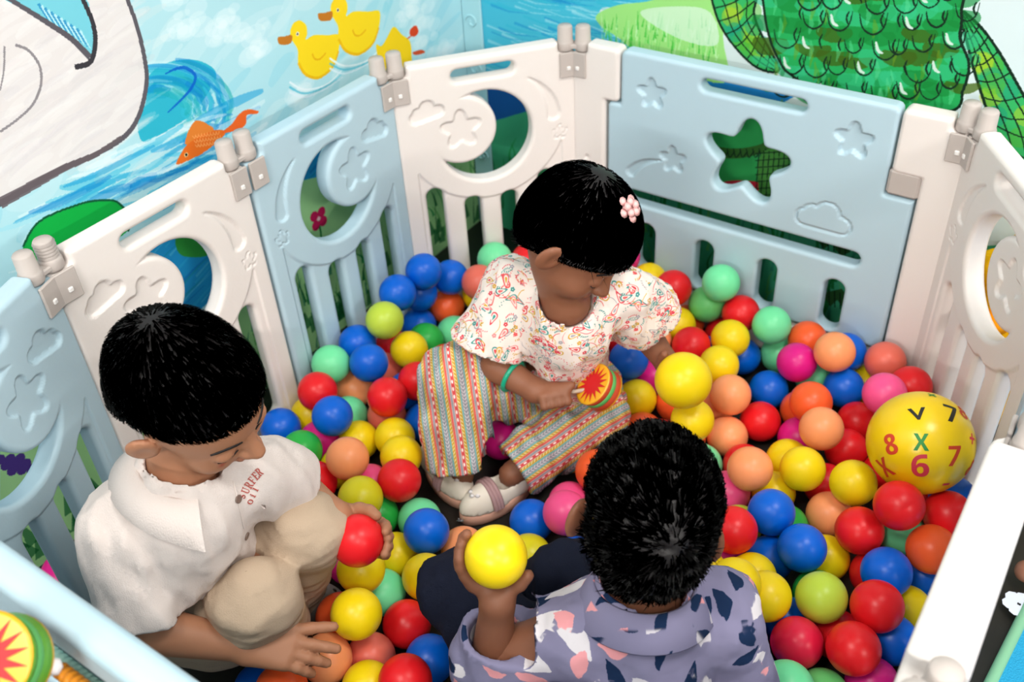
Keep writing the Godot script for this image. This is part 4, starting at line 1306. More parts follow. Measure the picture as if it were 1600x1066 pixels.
func head_field(c: Vector3, b: Basis, s: float, neck: Vector3, neck_r: float) -> Field:
	var r := Vector3(0.12, 0.12, 0.12) * s
	var lo := (c - r).min(neck - Vector3(0.05, 0.03, 0.05))
	var hi := (c + r).max(neck + Vector3(0.05, 0.03, 0.05))
	var f := Field.new(lo, hi, 0.0036)
	f.ell(c + b * Vector3(0, 0.022, -0.012) * s, Vector3(0.071, 0.073, 0.088) * s, b, 0.02)
	f.ell(c + b * Vector3(0, -0.022, 0.024) * s, Vector3(0.059, 0.068, 0.057) * s, b, 0.02)
	f.ell(c + b * Vector3(0, -0.056, 0.03) * s, Vector3(0.047, 0.036, 0.046) * s, b, 0.02)
	f.cone(c + b * Vector3(0, -0.045, -0.02) * s, neck, 0.04 * s, neck_r, 0.02)
	for k in [-1.0, 1.0]:
		f.ell(c + b * Vector3(0.032 * k, -0.04, 0.052) * s, Vector3(0.025, 0.024, 0.024) * s, b, 0.015)
	f.ell(c + b * Vector3(0, -0.082, 0.058) * s, Vector3(0.018, 0.013, 0.014) * s, b, 0.015)
	for k in [-1.0, 1.0]:
		f.ell(c + b * Vector3(0.029 * k, -0.008, 0.087) * s, Vector3(0.018, 0.011, 0.011) * s, b, 0.012, 1)
		f.ell(c + b * Vector3(0.029 * k, -0.011, 0.0655) * s, Vector3(0.0155, 0.0125, 0.0135) * s, b, 0.003)
	f.cone(c + b * Vector3(0, -0.004, 0.077) * s, c + b * Vector3(0, -0.030, 0.094) * s, 0.0065 * s, 0.0105 * s, 0.01)
	for k in [-1.0, 1.0]:
		f.ell(c + b * Vector3(0.0095 * k, -0.034, 0.086) * s, Vector3(0.0075, 0.0065, 0.008) * s, b, 0.006)
	f.ell(c + b * Vector3(0, -0.0545, 0.081) * s, Vector3(0.019, 0.0052, 0.0085) * s, b, 0.004)
	f.ell(c + b * Vector3(0, -0.064, 0.079) * s, Vector3(0.016, 0.006, 0.0085) * s, b, 0.004)
	for k in [-1.0, 1.0]:
		var eb := b * Basis(Vector3.UP, -0.62 * k)
		f.ell(c + b * Vector3(0.0785 * k, -0.020, -0.006) * s, Vector3(0.0078, 0.029, 0.0195) * s, eb, 0.006)
		f.ell(c + b * Vector3(0.0865 * k, -0.016, 0.004) * s, Vector3(0.008, 0.019, 0.0115) * s, eb, 0.004, 1)
	return f

func lip_colors(d: Dictionary, c: Vector3, b: Basis, s: float, skin: Color, lip: Color) -> PackedColorArray:
	var r := PackedColorArray()
	var inv := b.transposed()
	for v in d.v:
		var l: Vector3 = inv * (v - c) / s
		var k := 0.0
		if l.z > 0.06 and absf(l.x) < 0.021 and l.y < -0.046 and l.y > -0.073:
			k = clampf(1.4 - Vector2(l.x / 0.018, (l.y + 0.0595) / 0.0105).length(), 0, 1)
		r.append(skin.lerp(lip, k))
	return r

func hair_field(c: Vector3, b: Basis, s: float, girl: bool) -> Field:
	var r := Vector3(0.125, 0.125, 0.125) * s
	var f := Field.new(c - r, c + r, 0.0042)
	if girl:
		f.ell(c + b * Vector3(0, 0.024, -0.012) * s, Vector3(0.0795, 0.084, 0.0965) * s, b, 0.01)
		f.ell(c + b * Vector3(0, -0.02, -0.03) * s, Vector3(0.075, 0.063, 0.073) * s, b, 0.02)
		f.trim(c, b, s, [[-0.016, 0.62], [-0.004, 0.95]])
	else:
		f.ell(c + b * Vector3(0, 0.034, -0.012) * s, Vector3(0.0745, 0.0775, 0.0945) * s, b, 0.01)
		f.ell(c + b * Vector3(0, -0.012, -0.03) * s, Vector3(0.0705, 0.061, 0.0725) * s, b, 0.02)
		f.trim(c, b, s, [[0.033, 0.46], [0.05, 1.05]])
		for k in [-1.0, 1.0]: f.ell(c + b * Vector3(0.086 * k, -0.022, -0.002) * s, Vector3(0.03, 0.034, 0.024) * s, b, 0.006, 1)
	return f

func strands(f: Field, d: Dictionary, c: Vector3, b: Basis, s: float, count: int, length: float, lift: float, whorl: Vector3, seed_: int, wide := 0.0013) -> ArrayMesh:
	var r := RandomNumberGenerator.new()
	r.seed = seed_
	var w := c + b * whorl * s
	var v := PackedVector3Array()
	var n := PackedVector3Array()
	var idx := PackedInt32Array()
	var vs: PackedVector3Array = d.v
	var ix: PackedInt32Array = d.i
	var tris := ix.size() / 3
	var core := c + b * Vector3(0, 0.01, -0.012) * s
	for k in count:
		var t := (r.randi() % tris) * 3
		var u := r.randf()
		var q := r.randf() * (1.0 - u)
		var p := vs[ix[t]] * (1 - u - q) + vs[ix[t + 1]] * u + vs[ix[t + 2]] * q
		var out := (p - core).normalized()
		var nn := f.gradient(p)
		if nn.dot(out) < 0.35: continue               # not on the cut under-side
		var dir := (p - w)
		dir = dir - nn * dir.dot(nn)
		var near := dir.length()
		dir = dir.normalized() + Vector3(r.randf() - 0.5, r.randf() - 0.5, r.randf() - 0.5) * 0.45
		dir = (dir - nn * dir.dot(nn)).normalized()
		var l := length * r.randf_range(0.6, 1.15)
		var side := dir.cross(nn).normalized() * wide * r.randf_range(0.6, 1.2)
		var up := lift * r.randf_range(0.3, 1.3)
		var p1 := p + dir * l * 0.5
		p1 -= f.gradient(p1) * (f.value(p1) - up * 0.55 - 0.0012)
		var p2 := p + dir * l
		p2 -= f.gradient(p2) * (f.value(p2) - up)
		if p1.distance_to(p) > l or p2.distance_to(p) > l * 1.4: continue
		var i := v.size()
		v.append_array([p - nn * 0.001 + side, p - nn * 0.001 - side, p1 + side * 0.8, p1 - side * 0.8, p2])
		n.append_array([nn, nn, (nn + dir * 0.2).normalized(), (nn + dir * 0.2).normalized(), (nn + dir * 0.3).normalized()])
		idx.append_array([i, i + 2, i + 1, i + 1, i + 2, i + 3, i + 2, i + 4, i + 3])
	return make_mesh(v, n, idx)

func face_strip(f: Field, c: Vector3, b: Basis, s: float, pts: Array, r: float) -> ArrayMesh:      # a line of hairs on the face (brow, lashes)
	var list := []
	var rad := []
	for k in pts.size():
		var p: Vector3 = c + b * Vector3(pts[k].x, pts[k].y, 0.125) * s
		for i in 60:
			var v := f.value(p)
			if v < 0.0006: break
			p -= b.z * minf(maxf(v * 0.8, 0.0004), 0.004)
		list.append(p)
		rad.append(r * (0.45 + 0.55 * sin(PI * (k + 0.6) / (pts.size() + 0.2))))
	return tube(list, rad, 6)

func finger(f: Field, base: Vector3, dir: Vector3, bend: Vector3, segs: Array, r0: float, r1: float, angles: Array) -> void:
	var p := base
	var d := dir
	var n := segs.size()
	for k in n:
		d = d.rotated(bend, angles[k])
		var q: Vector3 = p + d * segs[k]
		f.cone(p, q, lerpf(r0, r1, k / float(n)), lerpf(r0, r1, (k + 1) / float(n)), 0.0025)
		p = q

func grip(f: Field, base: Vector3, hint: Vector3, segs: Array, r0: float, r1: float, c: Vector3, ball: float) -> void:    # a finger that closes on a ball
	var p := base
	var h := hint
	var n := segs.size()
	for k in n:
		var ra := lerpf(r0, r1, k / float(n))
		var rb := lerpf(r0, r1, (k + 1) / float(n))
		var e := c - p
		var dist := e.length()
		e /= dist
		var o := (h - e * h.dot(e)).normalized()
		var l: float = segs[k]
		var want := ball + rb * 0.9
		var cs := clampf((dist * dist + l * l - want * want) / (2.0 * dist * l), -0.6, 0.97)
		var q := p + (e * cs + o * sqrt(1.0 - cs * cs)) * l
		f.cone(p, q, ra, rb, 0.0025)
		h = q - p
		p = q

func open_hand(f: Field, wrist: Vector3, fdir: Vector3, pinky: Vector3, palm: Vector3, s: float, splay: Array, curl: Array, thumb: Vector3, thumb_bend: float) -> void:
	var off := [-0.0205, -0.0068, 0.0066, 0.0185]
	var fwd := [0.052, 0.054, 0.051, 0.046]
	var segs := [[0.022, 0.015, 0.012], [0.024, 0.017, 0.012], [0.022, 0.015, 0.012], [0.017, 0.012, 0.011]]
	for k in 4:
		var base: Vector3 = wrist + (fdir * fwd[k] + pinky * off[k]) * s
		f.cone(wrist + pinky * off[k] * 0.55 * s, base, 0.0125 * s, 0.0095 * s, 0.009)
		var d: Vector3 = (fdir + pinky * splay[k]).normalized()
		finger(f, base, d, d.cross(palm).normalized(), [segs[k][0] * s, segs[k][1] * s, segs[k][2] * s], (0.0078 if k < 3 else 0.0068) * s, 0.0062 * s, [curl[k] * 0.6, curl[k], curl[k] * 0.7])
	var tb := wrist + (fdir * 0.012 - pinky * 0.016 + palm * 0.004) * s
	var td := thumb.normalized()
	f.cone(tb, tb + td * 0.024 * s, 0.0115 * s, 0.0092 * s, 0.01)
	var bend := td.cross(fdir).normalized()
	finger(f, tb + td * 0.024 * s, td, bend, [0.02 * s, 0.017 * s], 0.0088 * s, 0.0068 * s, [thumb_bend, thumb_bend])

func skin_mat(c: Color) -> StandardMaterial3D:
	var m := plain(Color.WHITE, 0.5, 0.4)
	m.vertex_color_use_as_albedo = true
	m.subsurf_scatter_enabled = true
	m.subsurf_scatter_strength = 0.08
	return m

func tint(d: Dictionary, c: Color) -> PackedColorArray:
	var r := PackedColorArray()
	r.resize(d.v.size())
	r.fill(c)
	return r

func put(parent: Node, called: String, d: Dictionary, mat: Material) -> MeshInstance3D:
	return part(called, make_mesh(d.v, d.n, d.i), mat, parent)

# UVs for striped trousers: flat cloth laid along each leg, the stripes running down to the hem
func legs_mesh(d: Dictionary, legs: Array, across: float, along: float, face: Vector3) -> ArrayMesh:
	var v := PackedVector3Array()
	var n := PackedVector3Array()
	var u := PackedVector2Array()
	var idx := PackedInt32Array()
	for k in range(0, d.i.size(), 3):
		var mid: Vector3 = (d.v[d.i[k]] + d.v[d.i[k + 1]] + d.v[d.i[k + 2]]) / 3.0
		var best := 1e9
		var leg := 0
		for q in legs.size():
			for e in legs[q].size() - 1:
				var ab: Vector3 = legs[q][e + 1] - legs[q][e]
				var t := clampf((mid - legs[q][e]).dot(ab) / ab.length_squared(), 0, 1)
				var dist: float = (mid - legs[q][e] - ab * t).length()
				if dist < best:
					best = dist
					leg = q
		var pts: Array = legs[leg]
		var dir: Vector3 = (pts[pts.size() - 1] - pts[pts.size() - 2])
		dir = (dir - face * dir.dot(face)).normalized()
		var side := face.cross(dir)
		for e in 3:
			var i: int = d.i[k + e]
			var r: Vector3 = d.v[i] - pts[pts.size() - 1]
			idx.append(v.size())
			v.append(d.v[i])
			n.append(d.n[i])
			var w := r.dot(side)
			u.append(Vector2((w + signf(w) * w * w * 3.0) * across, r.dot(dir) * along))
	return make_mesh(v, n, idx, PackedColorArray(), u)

# ---------- printed cloth ----------
func stripes_tex() -> Texture2D:
	var cv := Canvas.new(128, 64, srgb(236, 226, 208))
	var bands := [[0, 18, srgb(220, 84, 86)], [20, 17, srgb(206, 160, 48)], [38, 7, srgb(92, 174, 176)], [46, 28, srgb(150, 148, 158)], [75, 7, srgb(92, 174, 176)], [83, 17, srgb(206, 160, 48)], [101, 12, srgb(224, 100, 92)], [114, 12, srgb(158, 156, 164)]]
	for b in bands: cv.im.fill_rect(Rect2i(b[0], 0, b[1], 64), b[2])
	for k in 4: cv.dot(Vector2(7.5, 8 + k * 16), 4.2, srgb(248, 236, 232))
	for k in 8:
		var y := k * 8.0
		for s in [-1.0, 1.0]: cv.tiled(PackedVector2Array([Vector2(59, y + 6), Vector2(59 + s * 10, y - 1), Vector2(59 + s * 11, y + 2), Vector2(59 + s * 4, y + 7)]), srgb(226, 222, 226))
		cv.tiled(PackedVector2Array([Vector2(22, y), Vector2(32, y + 5), Vector2(32, y + 8), Vector2(22, y + 3)]), srgb(242, 226, 180))
		cv.tiled(PackedVector2Array([Vector2(96, y), Vector2(86, y + 5), Vector2(86, y + 8), Vector2(96, y + 3)]), srgb(242, 226, 180))
	return cv.tex()

func paisley_tex() -> Texture2D:
	var cv := Canvas.new(512, 512, srgb(240, 226, 218))
	rng.seed = 77
	var cs := [srgb(226, 92, 92), srgb(212, 166, 70), srgb(70, 150, 146), srgb(170, 164, 172), srgb(234, 140, 140), srgb(220, 70, 84)]
	for k in 340:
		var p := Vector2(rng.randf() * 512, rng.randf() * 512)
		var c: Color = cs[rng.randi() % 6]
		var kind := rng.randi() % 5
		var rot := rng.randf() * TAU
		if kind == 0:                                  # paisley drop: ring with a coloured heart
			for ring in 3:
				var q := PackedVector2Array()
				for s in 22:
					var a := TAU * s / 22
					var rr := (20.0 - ring * 6.0) * (1.0 if ring < 3 else 0.0)
					q.append(p + Vector2(cos(a) * rr * (1.0 + 0.7 * maxf(0, cos(a))), sin(a) * rr * 0.62 * (1.0 - 0.35 * cos(a))).rotated(rot))
				cv.tiled(q, [cs[rng.randi() % 6], srgb(240, 226, 218), c][ring])
		elif kind == 1:                                # little flower
			for s in 5:
				var q := PackedVector2Array()
				for e in 10: q.append(p + Vector2(6, 0).rotated(rot + TAU * s / 5) + Vector2(4.2, 0).rotated(TAU * e / 10))
				cv.tiled(q, c)
		elif kind == 2:                                # sprig of leaves
			for s in 5:
				var o := Vector2(s * 8 - 16, sin(s * 0.9) * 4)
				cv.tiled(PackedVector2Array([p + o.rotated(rot), p + (o + Vector2(5, -8)).rotated(rot), p + (o + Vector2(9, -9)).rotated(rot), p + (o + Vector2(7, -3)).rotated(rot)]), c)
		elif kind == 3:                                # bowed line
			var q := PackedVector2Array()
			for s in 9: q.append(p + Vector2(s * 7 - 28, 10 * sin(s * 0.4)).rotated(rot))
			for s in 9: q.append(p + Vector2(28 - s * 7, 10 * sin((8 - s) * 0.4) + 3).rotated(rot))
			cv.tiled(q, c)
		else:
			for s in 4:
				var q := PackedVector2Array()
				for e in 8: q.append(p + Vector2(s * 9, (s % 2) * 6).rotated(rot) + Vector2(2.6, 0).rotated(TAU * e / 8))
				cv.tiled(q, c)
	return cv.tex()

func leaf_tex() -> Texture2D:
	var cv := Canvas.new(512, 512, srgb(132, 128, 158))
	rng.seed = 41
	var cs := [srgb(26, 44, 76), srgb(222, 216, 222), srgb(232, 158, 164), srgb(26, 44, 76), srgb(214, 208, 216), srgb(26, 44, 76)]
	for k in 56:
		var p := Vector2((k % 7) * 73.0 + rng.randf_range(-22, 22), (k / 7) * 64.0 + rng.randf_range(-20, 20))
		var c: Color = cs[k % 6]
		var a := rng.randf_range(20, 36) * (1.3 if k % 6 == 1 else 1.0)
		var b := a * rng.randf_range(0.35, 0.6)
		var rot := rng.randf() * TAU
		var q := PackedVector2Array()
		var w := rng.randf_range(0.0, 0.5)
		for s in 20:
			var t := TAU * s / 20
			var x := cos(t) * a
			var y := sin(t) * b * (1.0 - 0.6 * absf(cos(t)) * absf(cos(t))) + w * a * cos(t) * cos(t) * 0.8
			q.append(p + Vector2(x, y).rotated(rot) + Vector2(rng.randf_range(-1.5, 1.5), rng.randf_range(-1.5, 1.5)))
		cv.tiled(smooth_line(q, true, 3), c)
	return cv.tex()

func patterned(t: Texture2D, tile: float, weave: Texture2D) -> StandardMaterial3D:
	var m := plain(Color.WHITE, 0.9, 0.2)
	m.albedo_texture = t
	m.uv1_triplanar = true
	m.uv1_triplanar_sharpness = 40.0
	m.uv1_scale = Vector3.ONE / tile
	return m

func collar_mesh(c: Vector3, axis: Vector3, front: Vector3, r: float, gap: float, stand: float, fall: float) -> ArrayMesh:   # a shirt collar: it stands up, folds over and falls outwards, open at the front
	var y := axis.normalized()
	var z := (front - y * front.dot(y)).normalized()
	var x := y.cross(z)
	var prof := [Vector2(0.0, 0.0), Vector2(-0.001, stand * 0.6), Vector2(0.002, stand), Vector2(0.006, stand + 0.001), Vector2(fall * 0.45, stand * 0.62), Vector2(fall * 0.9, -stand * 0.25), Vector2(fall * 0.86, -stand * 0.33), Vector2(fall * 0.35, stand * 0.4), Vector2(0.003, stand * 0.5)]
	var st := new_st()
	st.set_smooth_group(0)
	var n := 36
	var rows := []
	for k in n + 1:
		var u := k / float(n)
		var a := gap + (TAU - 2 * gap) * u
		var d := z * cos(a) + x * sin(a)
		var tip := pow(absf(u - 0.5) * 2.0, 5.0)         # the points of the collar hang lower at the front
		var row := []
		for q in prof: row.append(c + d * (r + q.x * (1.0 + tip * 0.6)) + y * (q.y - (tip * fall * 0.3 if q.x > fall * 0.4 else 0.0)))
		rows.append(row)
	for k in n:
		for i in prof.size() - 1: quad(st, rows[k][i], rows[k + 1][i], rows[k + 1][i + 1], rows[k][i + 1])
	st.index()
	st.generate_normals()
	return st.commit()

func folds(seed_: int, freq: float) -> FastNoiseLite:
	var n := FastNoiseLite.new()
	n.seed = seed_
	n.frequency = freq
	n.fractal_octaves = 2
	return n

func bounds(pts: Array, m: float) -> Array:
	var lo: Vector3 = pts[0]
	var hi: Vector3 = pts[0]
	for p in pts:
		lo = lo.min(p)
		hi = hi.max(p)
	return [lo - Vector3(m, m, m), hi + Vector3(m, m, m)]

func new_field(pts: Array, m: float, cell: float) -> Field:
	var b := bounds(pts, m)
	return Field.new(b[0], b[1], cell)

func add_head(t: Node3D, c: Vector3, b: Basis, s: float, neck: Vector3, girl: bool, skin: Color, lip: Color, extra: Array, hair: Material, look: Dictionary) -> Field:
	var f := head_field(c, b, s, neck, look.neck)
	var d := f.nets()
	var col := lip_colors(d, c, b, s, skin, lip)
	if look.has("mark"):                                  # a small sore on the cheek
		var h := hit_field(f, look.mark.x, look.mark.y, 0.85)
		for k in d.v.size():
			var w: float = d.v[k].distance_to(h[0])
			if w < 0.0065: col[k] = col[k].lerp(Color(0.33, 0.03, 0.03), 0.8 * (1.0 - w / 0.0065))
	var all := join([d] + extra)
	for k in all.v.size() - d.v.size(): col.append(skin)
	part("body", make_mesh(all.v, all.n, all.i, col), skin_mat(skin), t)
	var hf := hair_field(c, b, s, girl)
	if look.has("spike"): hf.wrinkle(folds(8, 45.0), 0.006)
	var hd := hf.nets()
	var cap := put(t, "hair", hd, hair)
	part("hair_strands", strands(hf, hd, c, b, s, look.count, look.length, look.lift, look.whorl, 5 + int(girl), look.wide), hair, cap)
	for k in [-1.0, 1.0]:
		part("eyebrow", face_strip(f, c, b, s, [Vector2(0.014 * k, 0.009), Vector2(0.022 * k, 0.013), Vector2(0.031 * k, 0.014), Vector2(0.040 * k, 0.011), Vector2(0.046 * k, 0.006)], 0.0022), hair, t)
		part("eyelashes", face_strip(f, c, b, s, [Vector2(0.016 * k, -0.017), Vector2(0.022 * k, -0.0195), Vector2(0.029 * k, -0.0205), Vector2(0.036 * k, -0.0195), Vector2(0.043 * k, -0.016)], 0.0014), hair, t)
	return hf

func shift(o: Node3D, at: Vector3) -> void:            # the person's node stands at the base of the body; parts keep their places
	for ch in o.get_children(): ch.position -= at
	o.position = at

const SKIN_A := Color(0.41, 0.185, 0.105)
const SKIN_B := Color(0.26, 0.105, 0.058)
const SKIN_C := Color(0.22, 0.088, 0.05)

func build_boy_cream(hair: Material, weave: Texture2D) -> void:
	var t := thing("person", "child in a cream collared shirt and khaki trousers, crouching and holding a red ball", "person", Vector3.ZERO)
	var c := on_y(302, 618, 0.53)
	var b := frame_of(camdir(0.80, -0.59, -0.05), -camdir(-0.34, -0.80, 0.48))
	var neck := on_y(286, 745, 0.405)
	var rs := on_y(196, 818, 0.362)
	var ls := on_y(398, 742, 0.362)
	var chest := on_y(290, 800, 0.345)
	var hip := Vector3(-0.475, 0.115, -0.925)
	# arms
	var re := on_y(238, 985, 0.225)
	var rw := on_y(386, 1010, 0.185)
	var fr := new_field([re, rw, on_y(540, 1000, 0.17), on_y(470, 1070, 0.16), on_y(475, 925, 0.2)], 0.03, 0.0034)
	fr.cone(re, rw, 0.031, 0.0205, 0.006)
	var fd := (on_y(455, 1012, 0.178) - rw).normalized()
	var palm := (-cam_z * 0.75 - Vector3.UP * 0.6)
	palm = (palm - fd * palm.dot(fd)).normalized()
	var pk := palm.cross(fd)
	if pk.dot(-cam_y) < 0: pk = -pk
	open_hand(fr, rw, fd, pk, palm, 1.08, [-0.12, 0.12, 0.2, 0.3], [0.08, 0.14, 0.3, 0.42], camdir(0.62, 0.78, 0.1), 0.12)
	var le := on_y(470, 768, 0.27)
	var lw := on_y(524, 806, 0.262)
	var fl := new_field([le, lw, HELD_RED], 0.075, 0.0034)
	fl.cone(le, lw, 0.029, 0.0195, 0.006)
	var away := -cam_z
	var rb := 0.0358
	var pc := HELD_RED + (away * 0.85 - cam_x * 0.25 + cam_y * 0.45).normalized() * (rb + 0.012)
	fl.cone(lw, pc, 0.0185, 0.016, 0.012)
	for k in 4:
		var base := HELD_RED + (away * 0.75 + cam_x * 0.62 + cam_y * (0.42 - k * 0.32)).normalized() * (rb + 0.0095)
		fl.cone(pc, base, 0.0135, 0.009, 0.01)
		grip(fl, base, cam_x * 0.6 + cam_z, [[0.017, 0.014, 0.01][0], 0.014, 0.011], 0.0082, 0.0064, HELD_RED, rb)
	var tb := HELD_RED + (away * 0.5 - cam_x * 0.42 + cam_y * 0.75).normalized() * (rb + 0.010)
	fl.cone(lw.lerp(pc, 0.4), tb, 0.014, 0.0105, 0.01)
	grip(fl, tb, cam_x + cam_z * 0.5, [0.021, 0.018, 0.014], 0.0098, 0.0072, HELD_RED, rb)
	# hidden trunk and legs of the body
	var rk := on_y(404, 938, 0.232)
	var lk := on_y(478, 828, 0.258)
	var ra := on_y(436, 978, 0.06)
	var la := on_y(462, 918, 0.06)
	var bf := new_field([rs, ls, hip, rk, lk, ra, la, chest, re], 0.1, 0.011)
	bf.cone(chest, hip, 0.06, 0.07, 0.02)
	bf.cone(rs, ls, 0.034, 0.034, 0.02)
	bf.cone(rs, re, 0.034, 0.03, 0.02)
	bf.cone(ls, le, 0.034, 0.028, 0.02)
	bf.cone(hip, rk, 0.055, 0.04, 0.02)
	bf.cone(hip, lk, 0.055, 0.04, 0.02)
	bf.cone(rk, ra, 0.036, 0.026, 0.01)
	bf.cone(lk, la, 0.036, 0.026, 0.01)
	add_head(t, c, b, 1.0, neck, false, SKIN_A, Color(0.4, 0.13, 0.09), [fr.nets(), fl.nets(), bf.nets()], hair, {"neck": 0.042, "count": 9000, "length": 0.026, "lift": 0.004, "whorl": Vector3(0.01, 0.075, -0.062), "wide": 0.0011, "mark": Vector2(347, 727)})
	# small red mark on the cheek
	# shirt
	var sm := cloth(srgb(219, 207, 202), weave)
	var rse := on_y(222, 962, 0.245)
	var lse := on_y(452, 750, 0.3)
	var sf := new_field([rs, ls, hip, chest, rse, lse, neck], 0.1, 0.0056)
	sf.cone(chest + Vector3(0, 0.01, 0), hip, 0.078, 0.098, 0.03)
	sf.cone(rs, ls, 0.047, 0.046, 0.03)
	sf.cone(chest, neck, 0.07, 0.052, 0.03)
	var rx := (rse - rs).normalized()
	var lx := (lse - ls).normalized()
	sf.cone(rs, rse + rx * 0.02, 0.052, 0.056, 0.022)
	sf.cone(ls, lse + lx * 0.02, 0.049, 0.05, 0.022)
	sf.wrinkle(folds(3, 9.0), 0.012, Vector3(1.6, 0.6, 1.6))
	sf.wrinkle(folds(9, 26.0), 0.003, Vector3(1, 0.5, 1))
	sf.cut(rse, rx, 0.003, 0.075)
	sf.cut(lse, lx, 0.003, 0.07)
	sf.cone(rse - rx * 0.01, rse + rx * 0.05, 0.038, 0.042, 0.002, 1)
	sf.cone(lse - lx * 0.01, lse + lx * 0.05, 0.036, 0.038, 0.002, 1)
	sf.cut(hip + (hip - chest).normalized() * 0.012, (hip - chest).normalized(), 0.004, 0.16)
	var nk := (c - neck).normalized()
	sf.cone(neck + nk * 0.005, neck + nk * 0.08, 0.043, 0.05, 0.004, 1)
	var shirt := put(t, "shirt", sf.nets(), sm)
	part("collar", collar_mesh(neck - nk * 0.004, nk, (camdir(0.8, -0.45, 0.3)), 0.051, 0.5, 0.022, 0.038), sm, shirt).set_meta("label", "cream turned-down collar")
	# buttons and the print on the chest lie on the cloth
	var bm := plain(srgb(120, 100, 90), 0.4)
	for q in [[385, 838], [372, 780]]:
		var hit := hit_field(sf, q[0], q[1], 1.0)
		if hit[1] != Vector3.ZERO: part("button", lathe([Vector2(0, 0), Vector2(0.0052, 0), Vector2(0.0056, 0.001), Vector2(0.005, 0.002), Vector2(0.0035, 0.0015), Vector2(0, 0.0015)], 16), bm, shirt, Transform3D(up_basis(hit[1]), hit[0]))
	var line := []
	for k in 14:
		var h := hit_field(sf, lerpf(364, 392, k / 13.0), lerpf(752, 872, k / 13.0), 1.0)
		if h[1] != Vector3.ZERO: line.append(h[0] + h[1] * 0.0006)
	if line.size() > 3: part("placket", tube(line.slice(0, 9), 0.0008, 6), sm, shirt)
	var ink := plain(srgb(172, 74, 66), 0.7)
	var word := "SURFER"
	for k in 6:
		var u := k / 5.0
		var px := lerpf(378, 405, u)
		var py := lerpf(776, 738, u) - sin(u * PI) * 2.5
		var h := hit_field(sf, px, py, 1.0)
		if h[1] == Vector3.ZERO: continue
		var n: Vector3 = h[1]
		var ux := camdir(0.62, 0.78, 0).rotated(cam_z, 0.25 - u * 0.5)
		ux = (ux - n * ux.dot(n)).normalized()
		part("printed_letter", flat_text(word[k], 0.0105), ink, shirt, Transform3D(Basis(ux * 0.62, n.cross(ux), n), h[0] + n * 0.0009))
	for k in 3:
		var h := hit_field(sf, 391 + k * 4.2, 784 - k * 9.5, 1.0)
		if h[1] == Vector3.ZERO: continue
		var n: Vector3 = h[1]
		var ux := camdir(0.55, 0.83, 0)
		ux = (ux - n * ux.dot(n)).normalized()
		part("printed_letter", flat_text("Oil"[k], 0.007), ink, shirt, Transform3D(Basis(ux, n.cross(ux), n), h[0] + n * 0.0009))
	# trousers
	var pm := cloth(srgb(186, 164, 142), weave)
	var pf := new_field([hip, rk, lk, ra, la], 0.1, 0.0058)
	pf.ell(hip, Vector3(0.105, 0.1, 0.105), Basis.IDENTITY, 0.02)
	var rh := hip + Vector3(0.03, 0.0, 0.055)
	var lh := hip + Vector3(0.03, 0.0, -0.04)
	pf.cone(rh, rk, 0.07, 0.056, 0.012)
	pf.cone(lh, lk, 0.068, 0.054, 0.006)
	pf.cone(rk, ra, 0.052, 0.044, 0.006)
	pf.cone(lk, la, 0.05, 0.044, 0.006)
	pf.wrinkle(folds(21, 11.0), 0.006)
	pf.wrinkle(folds(22, 20.0), 0.0045, Vector3(0.5, 1.6, 0.5))
	var tr := put(t, "trousers", pf.nets(), pm)
	for q in [[300, 905, 345, 900, 385, 893], [395, 800, 430, 785, 462, 776]]:      # side seams
		var seam := []
		for k in 3:
			var h := hit_field(pf, q[k * 2], q[k * 2 + 1], 1.0)
			if h[1] != Vector3.ZERO: seam.append(h[0])
		if seam.size() == 3: part("seam", tube(seam, 0.0012, 6), pm, tr)
	# grey clogs with holes and charms
	var km := plain(srgb(128, 122, 120), 0.7)
	for k in 2:
		var at: Vector3 = [on_y(470, 952, 0.0), on_y(420, 1000, 0.0)][k]
		at.y = 0.0
		var dir := Vector3(0.93, 0, 0.36).normalized() if k == 0 else Vector3(0.8, 0, 0.6).normalized()
		var kb := Basis(Vector3.UP.cross(dir), Vector3.UP, dir)
		var kf := Field.new(Vector3(-0.05, -0.004, -0.1), Vector3(0.05, 0.085, 0.1), 0.005)
		kf.ell(Vector3(0, 0.014, 0.035), Vector3(0.038, 0.047, 0.05), Basis.IDENTITY, 0.02)
		kf.ell(Vector3(0, 0.012, -0.035), Vector3(0.033, 0.04, 0.05), Basis.IDENTITY, 0.03)
		kf.ell(Vector3(0, 0.05, -0.03), Vector3(0.024, 0.034, 0.038), Basis.IDENTITY, 0.008, 1)
		kf.cut(Vector3(0, 0.0005, 0), Vector3.DOWN, 0.003)
		var sh := part("shoe", make_mesh_of(kf.nets()), km, t, Transform3D(kb, at))
		sh.set_meta("label", "grey clog with round holes and charms")
		var hm := plain(srgb(34, 30, 30), 0.8)
		for q in [[0, 0.07], [-0.016, 0.06], [0.016, 0.06], [0, 0.05], [-0.024, 0.042], [0.024, 0.042], [-0.01, 0.038], [0.012, 0.036], [-0.02, 0.024], [0.02, 0.024]]:
			var y := surf_y(kf, q[0], q[1])
			var nn := kf.gradient(Vector3(q[0], y, q[1]))
			part("hole", lathe([Vector2(0.0036, -0.001), Vector2(0.0034, 0.0006), Vector2(0, 0.0006)], 12), hm, sh, Transform3D(up_basis(nn), Vector3(q[0], y, q[1])))
		if k == 0:
			for q in [[0.006, 0.026, srgb(150, 60, 50)], [-0.016, 0.012, srgb(90, 130, 140)]]:
				var y := surf_y(kf, q[0], q[1])
				part("charm", box_mesh(Vector3(0.017, 0.005, 0.013), 0.002), plain(q[2], 0.4), sh, Transform3D(up_basis(kf.gradient(Vector3(q[0], y, q[1]))), Vector3(q[0], y + 0.002, q[1])))
	shift(t, Vector3(hip.x, 0, hip.z))

